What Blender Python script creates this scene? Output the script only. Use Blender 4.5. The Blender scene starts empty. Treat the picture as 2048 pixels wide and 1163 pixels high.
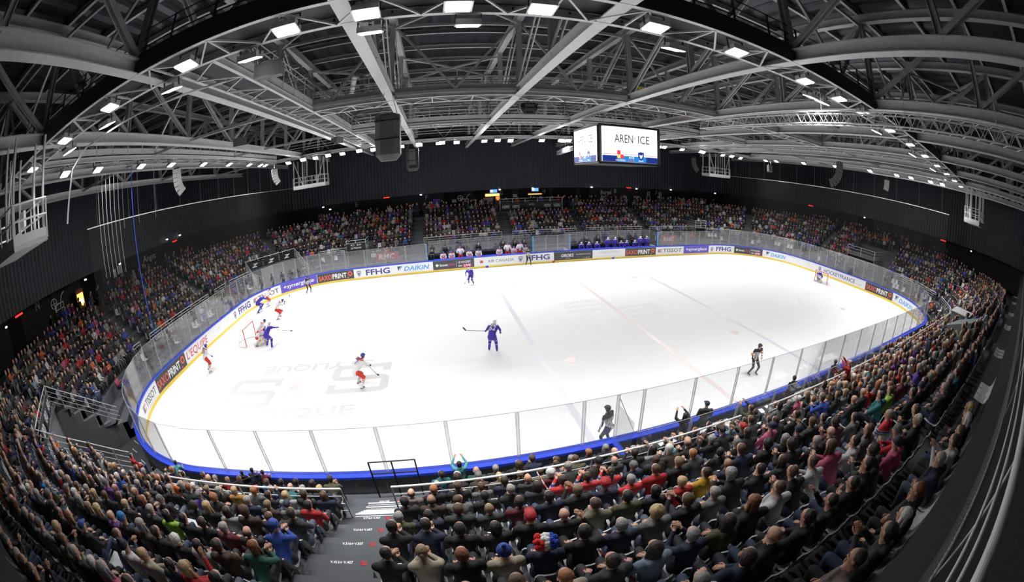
import bpy, bmesh, math, random
import numpy as np
from mathutils import Vector, Matrix
R_ = random.Random(7)
PI = math.pi
scn = bpy.context.scene
col = scn.collection

# ---------------------------------------------------------------- camera
# fisheye lens (equisolid) solved from the rink's marks; image 2048x1163
CAM = Vector((-11.665, -24.099, 9.0955))
RGT = (0.96996, -0.24255, -0.01863); DWN = (-0.09363, -0.30156, -0.94884); FWD = (0.22452, 0.92208, -0.31522)
cd = bpy.data.cameras.new('camera'); cam = bpy.data.objects.new('camera', cd); col.objects.link(cam)
scn.camera = cam
cd.type = 'PANO'; cd.panorama_type = 'FISHEYE_EQUISOLID'
cd.sensor_width = 36; cd.fisheye_lens = 791.039 / 2048 * 36; cd.fisheye_fov = math.radians(230)
cd.shift_x = -42.42 / 2048; cd.shift_y = 42.53 / 2048
cd.clip_start = 0.05; cd.clip_end = 400
_m = Matrix([[RGT[i], -DWN[i], -FWD[i]] for i in range(3)]).to_4x4(); _m.translation = CAM
cam.matrix_world = _m
def project(P):
    d = Vector(P) - CAM
    x = d.dot(Vector(RGT)); y = d.dot(Vector(DWN)); z = d.dot(Vector(FWD))
    rr = math.hypot(x, y); th = math.atan2(rr, z); r = 2 * 791.039 * math.sin(th / 2)
    return 1066.42 + r * x / rr, 624.03 + r * y / rr

# ---------------------------------------------------------------- world, exposure
w = bpy.data.worlds.new('world'); scn.world = w; w.use_nodes = True
w.node_tree.nodes['Background'].inputs[0].default_value = (.55, .62, .75, 1)
w.node_tree.nodes['Background'].inputs[1].default_value = 0.0
scn.view_settings.view_transform = 'Standard'; scn.view_settings.look = 'None'
scn.view_settings.gamma = 1; scn.view_settings.use_curve_mapping = False
scn.view_settings.exposure = 0.0
LAMP_W = 134.0          # watts of one floodlight
LAMP_SPREAD = 140
scn.cycles.max_bounces = 7; scn.cycles.diffuse_bounces = 3; scn.cycles.glossy_bounces = 3
scn.cycles.transparent_max_bounces = 24; scn.cycles.transmission_bounces = 4
scn.cycles.sample_clamp_indirect = 6
scn.cycles.caustics_reflective = False; scn.cycles.caustics_refractive = False

# ---------------------------------------------------------------- materials
MAT = {}
def mat(name, c, rough=.6, metal=0., emit=0., noise=0., nscale=6., objcol=False, alpha=1., spec=.5, bump=0.):
    if name in MAT: return MAT[name]
    m = bpy.data.materials.new(name); m.use_nodes = True; nt = m.node_tree
    b = nt.nodes['Principled BSDF']
    c4 = (c[0], c[1], c[2], 1)
    b.inputs['Base Color'].default_value = c4; b.inputs['Roughness'].default_value = rough
    b.inputs['Metallic'].default_value = metal; b.inputs['Specular IOR Level'].default_value = spec
    m.diffuse_color = c4
    src = None
    if objcol:
        oi = nt.nodes.new('ShaderNodeObjectInfo'); src = oi.outputs['Color']
        nt.links.new(src, b.inputs['Base Color'])
    if noise or bump:
        tc = nt.nodes.new('ShaderNodeTexCoord'); nz = nt.nodes.new('ShaderNodeTexNoise')
        nz.inputs['Scale'].default_value = nscale; nz.inputs['Detail'].default_value = 4
        nt.links.new(tc.outputs['Object'], nz.inputs['Vector'])
        if noise:
            mr = nt.nodes.new('ShaderNodeMapRange'); mr.inputs[3].default_value = 1 - noise; mr.inputs[4].default_value = 1 + noise
            nt.links.new(nz.outputs['Fac'], mr.inputs[0])
            mx = nt.nodes.new('ShaderNodeMix'); mx.data_type = 'RGBA'; mx.blend_type = 'MULTIPLY'; mx.inputs[0].default_value = 1
            if src: nt.links.new(src, mx.inputs[6])
            else: mx.inputs[6].default_value = c4
            nt.links.new(mr.outputs[0], mx.inputs[7]); nt.links.new(mx.outputs[2], b.inputs['Base Color'])
        if bump:
            bp = nt.nodes.new('ShaderNodeBump'); bp.inputs['Strength'].default_value = bump; bp.inputs['Distance'].default_value = .02
            nt.links.new(nz.outputs['Fac'], bp.inputs['Height']); nt.links.new(bp.outputs[0], b.inputs['Normal'])
    if emit:
        b.inputs['Emission Color'].default_value = c4; b.inputs['Emission Strength'].default_value = emit
    MAT[name] = m; return m
def glass_mat(name, haze, tint=.97, refl=.05, col_=(.8, .84, .9)):
    m = bpy.data.materials.new(name); m.use_nodes = True; nt = m.node_tree; nt.nodes.clear()
    N = nt.nodes.new
    out = N('ShaderNodeOutputMaterial'); tr = N('ShaderNodeBsdfTransparent'); gl = N('ShaderNodeBsdfGlossy'); df = N('ShaderNodeBsdfDiffuse')
    tr.inputs[0].default_value = (tint, tint, tint * 1.005, 1); gl.inputs['Roughness'].default_value = .03
    df.inputs[0].default_value = (*col_, 1)
    fr = N('ShaderNodeLayerWeight'); fr.inputs[0].default_value = .12
    ad = N('ShaderNodeMath'); ad.operation = 'MULTIPLY_ADD'; ad.inputs[1].default_value = .5; ad.inputs[2].default_value = refl
    nt.links.new(fr.outputs['Fresnel'], ad.inputs[0])
    m1 = N('ShaderNodeMixShader'); m1.inputs[0].default_value = haze
    tl = N('ShaderNodeBsdfTranslucent'); tl.inputs[0].default_value = (*col_, 1); hz_ = N('ShaderNodeMixShader'); hz_.inputs[0].default_value = .5; nt.links.new(df.outputs[0], hz_.inputs[1]); nt.links.new(tl.outputs[0], hz_.inputs[2])
    m2 = N('ShaderNodeMixShader')
    nt.links.new(tr.outputs[0], m1.inputs[1]); nt.links.new(hz_.outputs[0], m1.inputs[2])
    nt.links.new(ad.outputs[0], m2.inputs[0]); nt.links.new(m1.outputs[0], m2.inputs[1]); nt.links.new(gl.outputs[0], m2.inputs[2])
    nt.links.new(m2.outputs[0], out.inputs[0]); MAT[name] = m; return m
steel = mat('galvanised steel', (.50, .52, .53), .5, .35, noise=.22, nscale=3)
steel_w = mat('bright zinc steel', (.70, .71, .71), .42, .2, noise=.15, nscale=5)
steel_d = mat('dark painted steel', (.055, .06, .068), .55, .2)
deckm = mat('corrugated roof sheet', (.055, .06, .07), .36, .6, noise=.12, nscale=.8)
wallm = mat('dark corrugated wall', (.022, .027, .038), .5, .15)
wallc = mat('dark concourse wall', (.020, .022, .027), .8)
concrete = mat('dark grey tread', (.085, .092, .102), .8, noise=.15, nscale=2.5)
concrete_l = mat('grey concrete', (.16, .17, .18), .75, noise=.15, nscale=4)
nosing = mat('pale step nosing', (.62, .64, .68), .5)
icem = mat('ice', (.90, .91, .905), .5, spec=.1, noise=.012, nscale=.35)
white = mat('white board', (.84, .85, .86), .35)
yellow = mat('yellow kickplate', (.88, .62, .06), .4)
bluecap = mat('blue cap rail', (.03, .07, .62), .35)
lightblue = mat('light blue padding', (.08, .38, .8), .5)
rubber = mat('black rubber mat', (.03, .032, .036), .85)
boardback = mat('grey board backs', (.20, .21, .22), .6)
red = mat('red paint', (.62, .03, .03), .4)
black = mat('black', (.012, .012, .014), .5)
charcoal = mat('charcoal panel', (.05, .052, .055), .4)
purple = mat('violet panel', (.12, .08, .52), .4)
navy = mat('navy print', (.05, .04, .26), .5)
orange = mat('coral print', (.75, .13, .08), .5)
cyan = mat('sky blue print', (.06, .35, .78), .5)
pink = mat('magenta print', (.62, .03, .22), .5)
greyp = mat('grey print', (.10, .10, .11), .5)
paleg = mat('pale print', (.60, .62, .62), .5)
whitep = mat('white print', (.88, .88, .88), .5)
greenp = mat('pale green print', (.62, .72, .50), .5)
goldp = mat('gold print', (.8, .65, .15), .5)
grille = mat('speaker grille', (.10, .105, .10), .6)
speakerw = mat('speaker cabinet side', (.55, .55, .54), .5)
seatm = mat('light grey seat shell', (.60, .62, .64), .38)
seat_d = mat('dark seat shell', (.075, .08, .09), .5)
glassm = glass_mat('clear rink glass', .05, .955)
postm = glass_mat('clear acrylic post', .26, .95, .04, (.92, .93, .94))
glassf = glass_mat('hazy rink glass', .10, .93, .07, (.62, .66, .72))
netm = mat('goal netting', (.80, .80, .78), .8)
meshm = mat('wire mesh', (.35, .36, .37), .5, .4)
ropeb = mat('blue rope', (.05, .12, .75), .6)
tapem = mat('red and white tape', (.7, .1, .1), .6)
ledge = mat('grey ledge coating', (.15, .155, .16), .85, noise=.2, nscale=14)

# ---------------------------------------------------------------- mesh builder
class MB:
    def __init__(s): s.v = []; s.f = []; s.mi = []
    def add(s, vs, fs, mi=0):
        o = len(s.v); s.v += [tuple(v) for v in vs]; s.f += [tuple(i + o for i in f) for f in fs]; s.mi += [mi] * len(fs); return s
    def box(s, c, sz, rz=0., mi=0):
        cx, cy, cz = c; hx, hy, hz = sz[0] / 2, sz[1] / 2, sz[2] / 2; ca, sa = math.cos(rz), math.sin(rz)
        vs = [(cx + ca * x - sa * y, cy + sa * x + ca * y, cz + z) for z in (-hz, hz) for x, y in ((-hx, -hy), (hx, -hy), (hx, hy), (-hx, hy))]
        return s.add(vs, [(3, 2, 1, 0), (4, 5, 6, 7), (0, 1, 5, 4), (1, 2, 6, 5), (2, 3, 7, 6), (3, 0, 4, 7)], mi)
    def frame(s, p, q, up=(0, 0, 1)):
        p = Vector(p); q = Vector(q); d = (q - p).normalized(); u = Vector(up)
        if abs(d.dot(u)) > .98: u = Vector((0, 1, 0))
        a = d.cross(u).normalized(); b = a.cross(d).normalized(); return p, q, a, b
    def beam(s, p, q, w_, h, up=(0, 0, 1), mi=0):
        p, q, a, b = s.frame(p, q, up); a = a * w_ / 2; b = b * h / 2
        vs = [p - a - b, p + a - b, p + a + b, p - a + b, q - a - b, q + a - b, q + a + b, q - a + b]
        return s.add(vs, [(3, 2, 1, 0), (4, 5, 6, 7), (0, 1, 5, 4), (1, 2, 6, 5), (2, 3, 7, 6), (3, 0, 4, 7)], mi)
    def hbeam(s, p, q, w_, h, t=.035, up=(0, 0, 1), mi=0):
        """H section: two flanges (bottom, top) and a web"""
        p, q, a, b = s.frame(p, q, up)
        s.beam(p - b * (h / 2 - t / 2), q - b * (h / 2 - t / 2), w_, t, up, mi); s.beam(p + b * (h / 2 - t / 2), q + b * (h / 2 - t / 2), w_, t, up, mi)
        return s.beam(p, q, t, h - 2 * t, up, mi)
    def tube(s, p, q, r, n=6, mi=0, r2=None):
        p, q, a, b = s.frame(p, q); r2 = r if r2 is None else r2
        vs = [p + (a * math.cos(2 * PI * i / n) + b * math.sin(2 * PI * i / n)) * r for i in range(n)] + \
             [q + (a * math.cos(2 * PI * i / n) + b * math.sin(2 * PI * i / n)) * r2 for i in range(n)]
        return s.add(vs, [(i, (i + 1) % n, n + (i + 1) % n, n + i) for i in range(n)] + [tuple(range(n - 1, -1, -1)), tuple(range(n, 2 * n))], mi)
    def path(s, pts, r, n=6, mi=0):
        for a, b in zip(pts[:-1], pts[1:]): s.tube(a, b, r, n, mi)
        return s
    def ring(s, prof, loops, closed=True, mi=0):
        """loops[k] = list of (x,y) at profile point k; prof[k]=z. sweeps quads between consecutive profile points"""
        n = len(loops[0]); o = len(s.v)
        for L, z in zip(loops, prof): s.v += [(x, y, z) for x, y in L]
        for k in range(len(prof) - 1):
            for i in range(n if closed else n - 1):
                j = (i + 1) % n; s.f.append((o + k * n + i, o + k * n + j, o + (k + 1) * n + j, o + (k + 1) * n + i)); s.mi.append(mi)
        return s
    def mesh(s, name, mats):
        me = bpy.data.meshes.new(name); me.from_pydata(s.v, [], s.f); 
        for m in (mats if isinstance(mats, (list, tuple)) else [mats]): me.materials.append(m)
        if any(s.mi): me.polygons.foreach_set('material_index', s.mi)
        me.update(); return me
    def build(s, name, mats, parent=None, loc=None, smooth=False):
        me = s.mesh(name, mats)
        if smooth: me.polygons.foreach_set('use_smooth', [True] * len(me.polygons))
        o = bpy.data.objects.new(name, me); col.objects.link(o)
        if parent: o.parent = parent
        if loc is not None: o.location = loc
        return o
def tag(o, label=None, cat=None, group=None, kind=None):
    if label: o['label'] = label
    if cat: o['category'] = cat
    if group: o['group'] = group
    if kind: o['kind'] = kind
    return o
def empty(name, loc=(0, 0, 0), rz=0.):
    o = bpy.data.objects.new(name, None); col.objects.link(o); o.location = loc; o.rotation_euler = (0, 0, rz); o.empty_display_size = .2; return o
def mbox(name, m, c, sz, rz=0., parent=None): return MB().box(c, sz, rz).build(name, m, parent)
def kids(o): return list(o.children)
def dup(root, loc=None, rz=None):
    r = root.copy(); col.objects.link(r)
    if loc is not None: r.location = loc
    if rz is not None: r.rotation_euler = (0, 0, rz)
    for ch in kids(root):
        c = ch.copy(); col.objects.link(c); c.parent = r
        for g in kids(ch):
            d = g.copy(); col.objects.link(d); d.parent = c
    return r
ORD = ['zeroth', 'first', 'second', 'third', 'fourth', 'fifth', 'sixth', 'seventh', 'eighth', 'ninth', 'tenth', 'eleventh', 'twelfth', 'thirteenth', 'fourteenth', 'fifteenth',
       'sixteenth', 'seventeenth', 'eighteenth', 'nineteenth', 'twentieth']
def ordn(i):
    if i <= 20: return ORD[i]
    t = ['', '', 'twenty', 'thirty', 'forty', 'fifty', 'sixty', 'seventy', 'eighty', 'ninety'][i // 10]
    return (t[:-1] + 'ieth') if i % 10 == 0 else t + '-' + ORD[i % 10]

# text as mesh, returned as (verts, faces) in the xy plane, height = cap height
_tc = {}
def text_geo(txt, size=1., bold=0., space=1., shear=0.):
    k = (txt, size, bold, space, shear)
    if k in _tc: return _tc[k]
    cu = bpy.data.curves.new('t', 'FONT'); cu.body = txt; cu.size = size / .69; cu.offset = bold * size; cu.space_character = space; cu.shear = shear
    cu.resolution_u = 2
    o = bpy.data.objects.new('t', cu); col.objects.link(o)
    dg = bpy.context.evaluated_depsgraph_get(); me = o.evaluated_get(dg).to_mesh()
    vs = [tuple(v.co) for v in me.vertices]; fs = [tuple(p.vertices) for p in me.polygons]
    o.evaluated_get(dg).to_mesh_clear(); bpy.data.objects.remove(o); bpy.data.curves.remove(cu)
    x0 = min(v[0] for v in vs); vs = [(v[0] - x0, v[1], 0) for v in vs]
    _tc[k] = (vs, fs); return _tc[k]
def flat_text(name, m, txt, width, height, org, right, up, nrm, parent=None, bold=0., shear=0., off=.006, centre=True, space=1.):
    """text fitted into width x height on a plane"""
    vs, fs = text_geo(txt, 1., bold, space, shear); W = max(v[0] for v in vs); y0 = min(v[1] for v in vs); y1 = max(v[1] for v in vs)
    org = Vector(org); right = Vector(right).normalized(); up = Vector(up).normalized(); nrm = Vector(nrm).normalized()
    sx = width / W; sy = height / (y1 - y0)
    mb = MB(); mb.add([org + right * ((v[0] * sx) - (width / 2 if centre else 0)) + up * (v[1] - y0) * sy + nrm * off for v in vs], fs)
    return mb.build(name, m, parent)

def rr(x0, x1, y0, y1, r, step=.5):
    out = []; st = [0.]
    def line(ax, ay, bx, by, nx, ny):
        L = math.hypot(bx - ax, by - ay)
        if L < 1e-6: return
        n = max(1, round(L / step))
        for i in range(n): t = i / n; out.append((ax + (bx - ax) * t, ay + (by - ay) * t, nx, ny, st[0] + L * t))
        st[0] += L
    def arc(cx, cy, a0, a1):
        L = r * abs(a1 - a0); n = max(1, round(L / step))
        for i in range(n): a = a0 + (a1 - a0) * i / n; out.append((cx + r * math.cos(a), cy + r * math.sin(a), math.cos(a), math.sin(a), st[0] + L * i / n))
        st[0] += L
    arc(x0 + r, y0 + r, 1.5 * PI, PI); line(x0, y0 + r, x0, y1 - r, -1, 0)
    arc(x0 + r, y1 - r, PI, PI / 2); line(x0 + r, y1, x1 - r, y1, 0, 1)
    arc(x1 - r, y1 - r, PI / 2, 0); line(x1, y1 - r, x1, y0 + r, 1, 0)
    arc(x1 - r, y0 + r, 0, -PI / 2); line(x1 - r, y0, x0 + r, y0, 0, -1)
    return out, st[0]
def rink(d=0., step=.5): return rr(-30 - d, 30 + d, -15 - d, 15 + d, 8.5 + d, step)
_rk, RL = rink(0, .1)
_rks = [q[4] for q in _rk]
def rink_at(s, d=0., z=0.):
    import bisect
    s = s % RL; i = max(0, bisect.bisect_right(_rks, s) - 1); x, y, nx, ny, ss = _rk[i]
    x2, y2, nx2, ny2, s2 = _rk[(i + 1) % len(_rk)]; s2 = s2 if s2 > ss else RL; t = (s - ss) / (s2 - ss)
    x += (x2 - x) * t; y += (y2 - y) * t; n = Vector((nx + (nx2 - nx) * t, ny + (ny2 - ny) * t, 0)).normalized()
    return Vector((x + n.x * d, y + n.y * d, z)), n, Vector((n.y, -n.x, 0))
def bent_text(name, m, txt, s0, s1, z0, z1, parent, bold=0., shear=0., space=1., d=-.012):
    """lettering laid along the board, reading clockwise, between arc lengths s0..s1 and heights z0..z1"""
    vs, fs = text_geo(txt, 1., bold, space, shear); W = max(v[0] for v in vs); y0 = min(v[1] for v in vs); y1 = max(v[1] for v in vs)
    mb = MB(); mb.add([rink_at(s0 + v[0] / W * (s1 - s0), d, z0 + (v[1] - y0) / (y1 - y0) * (z1 - z0))[0] for v in vs], fs)
    return mb.build(name, m, parent)
def board_patch(name, m, s0, s1, z0, z1, parent, d=-.006):
    n = max(2, int((s1 - s0) / .35)); mb = MB(); vs = []
    for i in range(n + 1):
        for z in (z0, z1): vs.append(rink_at(s0 + (s1 - s0) * i / n, d, z)[0])
    mb.add(vs, [(2 * i, 2 * i + 2, 2 * i + 3, 2 * i + 1) for i in range(n)]); return mb.build(name, m, parent)
# ================================================================ ICE AND BOARDS
FARX = 1.9   # the far stand sits this much farther back, behind the team benches
def loop(x0, x1, y0, y1, r, nc=40, nl=1):
    out = []
    def arc(cx, cy, a0):
        for i in range(nc + 1): a = a0 - PI / 2 * i / nc; out.append((cx + r * math.cos(a), cy + r * math.sin(a)))
    def mid(n):
        pass
    C4 = [(x0 + r, y0 + r, 1.5 * PI), (x0 + r, y1 - r, PI), (x1 - r, y1 - r, PI / 2), (x1 - r, y0 + r, 0)]
    for k, (cx, cy, a0) in enumerate(C4):
        arc(cx, cy, a0)
        if nl > 1:
            nx_, ny_, na = C4[(k + 1) % 4]; p = out[-1]; q = (nx_ + r * math.cos(na), ny_ + r * math.sin(na)); m_ = nl * (1 if k % 2 == 0 else 3)
            for i in range(1, m_): out.append((p[0] + (q[0] - p[0]) * i / m_, p[1] + (q[1] - p[1]) * i / m_))
    return out
def rloop(d, fx=0., nl=1): return loop(-30 - d, 30 + d, -15 - d, 15 + d + fx, 8.5 + d, 40, nl)
mb = MB(); L = rloop(0.02); mb.add([(x, y, 0) for x, y in L], [tuple(range(len(L) - 1, -1, -1))])
ice = tag(mb.build('floor', icem), kind='structure')
def ice_mark(name, m, mbx): o = mbx.build(name, m, ice); return o
lineb = mat('faded blue line under ice', (.70, .71, .78), .35); liner = mat('faded red line under ice', (.83, .74, .72), .35)
logog = mat('faded grey logo under ice', (.66, .665, .675), .6); logog2 = mat('faint grey logo under ice', (.79, .795, .80), .35)
for x in (-7, 7): ice_mark('blue_line', lineb, MB().box((x, 0, .003), (.3, 29.9, .002)))
ice_mark('centre_line', liner, MB().box((0, 0, .003), (.3, 29.9, .002)))
for x in (-26, 26): ice_mark('goal_line', liner, MB().box((x, 0, .003), (.05, 28.6, .002)))
def ringm(cx, cy, r, w_, z=.0035, a0=0, a1=2 * PI, n=64):
    mbx = MB(); vs = []
    for i in range(n + 1):
        a = a0 + (a1 - a0) * i / n
        vs += [(cx + (r - w_ / 2) * math.cos(a), cy + (r - w_ / 2) * math.sin(a), z), (cx + (r + w_ / 2) * math.cos(a), cy + (r + w_ / 2) * math.sin(a), z)]
    mbx.add(vs, [(2 * i, 2 * i + 1, 2 * i + 3, 2 * i + 2) for i in range(n)]); return mbx
faintr = mat('very faint red circle', (.80, .76, .755), .35)
for cx in (-20, 20):
    for cy in (-7, 7): ice_mark('faceoff_circle', faintr, ringm(cx, cy, 4.5, .05))
ice_mark('centre_circle', mat('very faint centre circle', (.83, .84, .86), .35), ringm(0, 0, 4.5, .05))
for cx in (-20, -5.6, 5.6, 20):
    for cy in (-7, 7): ice_mark('faceoff_spot', mat('faint red spot', (.78, .64, .62), .35), MB().add([(cx + .3 * math.cos(2 * PI * i / 20), cy + .3 * math.sin(2 * PI * i / 20), .004) for i in range(20)], [tuple(range(20))]))
flat_text('ice_lettering', logog, 'STYLIQUE', 7.4, .95, (-19.9, -10.0, .005), (1, .02, 0), (-.02, 1, 0), (0, 0, 1), ice, bold=.025, off=0)
flat_text('ice_lettering', logog, 'STYLIQUE', 6.8, .95, (-19.3, -4.2, .005), (-1, 0, 0), (0, -1, 0), (0, 0, 1), ice, bold=.025, off=0)
def s_logo(cx, cy, sgn):
    w_ = 1.6; h = 1.5; t = .42; pts = [(-w_ + .3, h), (w_, h), (w_, h - .85), (w_ - t, h - .85), (w_ - t, h - t), (-w_ + t + .1, h - t), (-w_ + t, h - t - .1), (-w_ + t, t / 2 + .0), (w_ - .3, t / 2), (w_, -.1), (w_, -h + .3), (w_ - .3, -h), (-w_, -h), (-w_, -h + .85), (-w_ + t, -h + .85), (-w_ + t, -h + t), (w_ - t - .1, -h + t), (w_ - t, -h + t + .1), (w_ - t, -t / 2), (-w_ + .3, -t / 2), (-w_, .1), (-w_, h - .3)]
    bm = bmesh.new(); bm.faces.new([bm.verts.new((cx + sgn * x, cy + sgn * y, .0046)) for x, y in pts]); bmesh.ops.triangulate(bm, faces=bm.faces[:]); me = bpy.data.meshes.new('ice_emblem'); bm.to_mesh(me); bm.free(); me.materials.append(logog)
    o = bpy.data.objects.new('ice_emblem', me); col.objects.link(o); o.parent = ice
s_logo(-22.6, -7.4, 1); s_logo(-16.4, -6.4, 1)
for k, (cx, cy) in enumerate(((-1.9, .6), (1.9, -1.5))):
    for j in range(3): flat_text('ice_lettering', logog2, ['PREMIER', 'GROUPE', 'HOCKEY'][j], 3.0, .5, (cx, cy + .9 - j * .9, .004), (1, 0, 0), (0, 1, 0), (0, 0, 1), ice, off=0)

BH = 1.16
rb = tag(empty('rink_boards'), 'white dasher boards with adverts, blue cap rail and yellow kickplate around the ice', 'rink boards')
mb = MB(); mb.ring([0, BH, BH, 0], [rloop(0), rloop(0), rloop(.10), rloop(.10)]); mb.build('board_panel', white, rb)
mb = MB(); mb.ring([0.0, .2, .2], [rloop(-.012), rloop(-.012), rloop(0)]); mb.build('kickplate', yellow, rb)
mb = MB(); mb.ring([BH - .03, BH + .05, BH + .05, BH - .03], [rloop(-.03), rloop(-.02), rloop(.30), rloop(.31)]); mb.ring([BH - .03, BH - .03], [rloop(.31), rloop(-.03)]); mb.build('cap_rail', bluecap, rb)
mb = MB(); mb.ring([0, BH - .03], [rloop(.28), rloop(.28)])
for i in range(0, int(RL / 1.0)):
    p, n, t = rink_at(i * 1.0, .285, .55); mb.box(p, (.05, .03, 1.05), math.atan2(t.y, t.x))
mb.build('outer_cladding', boardback, rb)
for s in (55.15 - 1, 55.15 - 1): pass
def panel(label, bg, s0, s1, items, z0=.215, z1=1.11):
    """one advert sheet on the boards: items=(text,material,s0,s1,z0,z1,bold,shear)"""
    o = board_patch('advert_panel', bg, s0, s1, z0, z1, rb); o['label'] = label
    for it in items:
        if callable(it): it(o); continue
        tx, m, a, b, c, d_, bo, sh = it; bent_text('lettering', m, tx, a, b, c, d_, o, bo, sh)
    return o
def saxo(s0, s1):
    def ringlogo(o):
        mbx = MB(); sc = s1 - .42
        for rr0, rr1, cs, cz in ((.12, .25, sc, .74), (0.0, .075, sc - .24, .36)):
            vs = []
            for i in range(17):
                a = 2 * PI * i / 16; vs += [rink_at(cs + rr0 * math.cos(a), -.014, cz + rr0 * math.sin(a))[0], rink_at(cs + rr1 * math.cos(a), -.014, cz + rr1 * math.sin(a))[0]]
            mbx.add(vs, [(2 * i, 2 * i + 1, 2 * i + 3, 2 * i + 2) for i in range(16)])
        mbx.build('advert_emblem', orange, o)
    Lm = s1 - s0; panel('dark grey advert sheet with coral and white lettering', charcoal, s0, s1, [('SAXO', orange, s0 + .12, s0 + Lm * .40, .38, .90, .03, 0), ('PRINT', whitep, s0 + Lm * .41, s0 + Lm * .80, .38, .90, .035, 0), ringlogo])
def shield(o, s, z=.62, h=.62):
    mbx = MB(); w_ = h * .36
    def sh(k, d): return [rink_at(s + dx * w_ * k, d, z + dz * h / 2 * k)[0] for dx, dz in ((-1, .8), (-.5, .9), (0, 1), (.5, .9), (1, .8), (.95, 0), (.55, -.6), (0, -1), (-.55, -.6), (-.95, 0))]
    mbx.add(sh(1, -.010), [tuple(range(10))]); mbx.build('emblem_shield', navy, o)
    MB().add(sh(.8, -.013), [tuple(range(10))]).build('emblem_field', paleg, o)
    MB().add([rink_at(s + dx * w_, -.016, z + dz * h / 2)[0] for dx, dz in ((-.5, .4), (0, .15), (.45, .5), (.3, -.2), (0, -.6), (-.35, -.1))], [(0, 1, 5), (1, 2, 3), (1, 3, 4), (1, 4, 5)]).build('emblem_mark', navy, o)
def ffhg(s0, s1, sx): panel('white advert sheet with violet capital letters and a shield', white, s0, s1, [('FFHG', navy, sx, s1 - .35, .36, .95, .035, 0), lambda o: shield(o, sx - .75)])
def tissot(s0, s1):
    def plus(o):
        a = s0 + .22; board_patch('advert_square', greyp, a, a + .27, .48, .86, o, -.009); board_patch('advert_square', red, a + .29, a + .58, .48, .86, o, -.009)
        board_patch('advert_cross', whitep, a + .38, a + .49, .52, .82, o, -.013); board_patch('advert_cross', whitep, a + .31, a + .56, .62, .71, o, -.013)
        bent_text('lettering', whitep, 'T', a + .05, a + .22, .54, .82, o, 0, 0, 1, -.014)
    panel('white advert sheet with dark wide capital letters', white, s0, s1, [('TISSOT', greyp, s0 + .95, s1 - .2, .46, .90, .02, 0), ('OFFICIAL TIMEKEEPER', paleg, s0 + .6, s1 - .5, .30, .36, 0, 0), plus])
def syner(s0, s1): panel('violet advert sheet with rounded white lettering', purple, s0, s1, [('+synerglace', whitep, s0 + .35, s1 - .35, .42, .92, .02, .15)])
def daikin(s0, s1):
    def tri(o):
        for m_, pts in ((charcoal, ((0, .95), (.42, .95), (.04, .5))), (cyan, ((.42, .95), (.62, .95), (.1, .4)))):
            MB().add([rink_at(s0 + .35 + a * .9, -.012, z)[0] for a, z in pts], [(0, 1, 2)]).build('advert_triangle', m_, o)
    panel('white advert sheet with sky blue slanted lettering', white, s0, s1, [('DAIKIN', cyan, s0 + 1.0, s1 - .25, .42, .88, .03, .25), tri])
def fanseat(s0, s1):
    Lm = s1 - s0
    def bits(o):
        c = s0 + .42; MB().add([rink_at(c + a, -.012, .66 + b)[0] for a, b in ((-.18, 0), (0, .17), (.18, 0), (0, -.17))], [(0, 1, 2, 3)]).build('advert_diamond', whitep, o)
        board_patch('advert_divider', paleg, s0 + Lm * .565, s0 + Lm * .572, .32, .98, o, -.01)
        b = board_patch('advert_flash', pink, s0 + Lm * .73, s0 + Lm * .93, .28, .60, o, -.009); bent_text('lettering', whitep, 'LIVE', s0 + Lm * .75, s0 + Lm * .91, .33, .56, o, .03, 0, 1, -.014)
    panel('charcoal advert sheet with white and magenta lettering', charcoal, s0, s1, [('fanseat', whitep, s0 + .68, s0 + Lm * .36, .52, .80, .015, 0), ('.com', pink, s0 + Lm * .365, s0 + Lm * .53, .52, .74, .01, 0), ('LE HOCKEY', whitep, s0 + Lm * .61, s0 + Lm * .92, .70, .92, .02, 0), ('EN', whitep, s0 + Lm * .62, s0 + Lm * .70, .35, .53, .02, 0), bits])
def green(s0, s1):
    def g(o):
        for c in (s0 + (s1 - s0) * .25, s0 + (s1 - s0) * .7):
            for k in range(12):
                a = 2 * PI * k / 12; MB().add([rink_at(c + rr_ * math.cos(a + da), -.01, .62 + rr_ * math.sin(a + da))[0] for rr_, da in ((.14, -.06), (.27, -.09), (.27, .09), (.14, .06))], [(0, 1, 2, 3)]).build('advert_ray', greenp, o) if k % 3 == 0 else None
            bent_text('lettering', greenp, 'cergy', c + .35, c + .85, .6, .8, o); bent_text('lettering', paleg, 'pontoise', c + .35, c + 1.2, .45, .55, o)
    panel('white advert sheet with faint green emblems', white, s0, s1, [g])
tissot(8.9, 12.0); saxo(12.05, 16.1)
panel('white advert sheet with red slanted capitals on the end boards', white, 16.1, 19.9, [("L'EQUIPE", red, 16.3, 19.6, .34, .96, .0, .15)])
green(19.9, 23.9); ffhg(23.9, 28.2, 25.5); tissot(28.2, 32.2); syner(32.25, 36.45); saxo(36.5, 40.5); ffhg(40.5, 44.7, 41.8); daikin(44.8, 48.7); fanseat(48.8, 53.0)
def maple(o):
    c = 53.75; vs = [rink_at(c, -.014, .63)[0]]
    for k in range(22):
        a = 2 * PI * k / 22 + PI / 2; r_ = (.24, .12)[k % 2] if k not in (10, 11, 12) else .1
        vs.append(rink_at(c + r_ * math.cos(a), -.014, .63 + r_ * math.sin(a))[0])
    MB().add(vs, [(0, i + 1, (i + 1) % 22 + 1) for i in range(22)]).build('maple_leaf', red, o)
panel('white advert sheet with thin dark capitals, red leaf and a shield', white, 53.0, 58.2, [('AIR CANADA', greyp, 54.4, 57.1, .52, .80, 0, 0), maple, lambda o: shield(o, 57.8)])
panel('white advert sheet with violet capital letters behind the centre official', white, 58.2, 61.3, [('FFHG', navy, 58.45, 60.95, .40, .96, .035, 0)])
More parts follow.
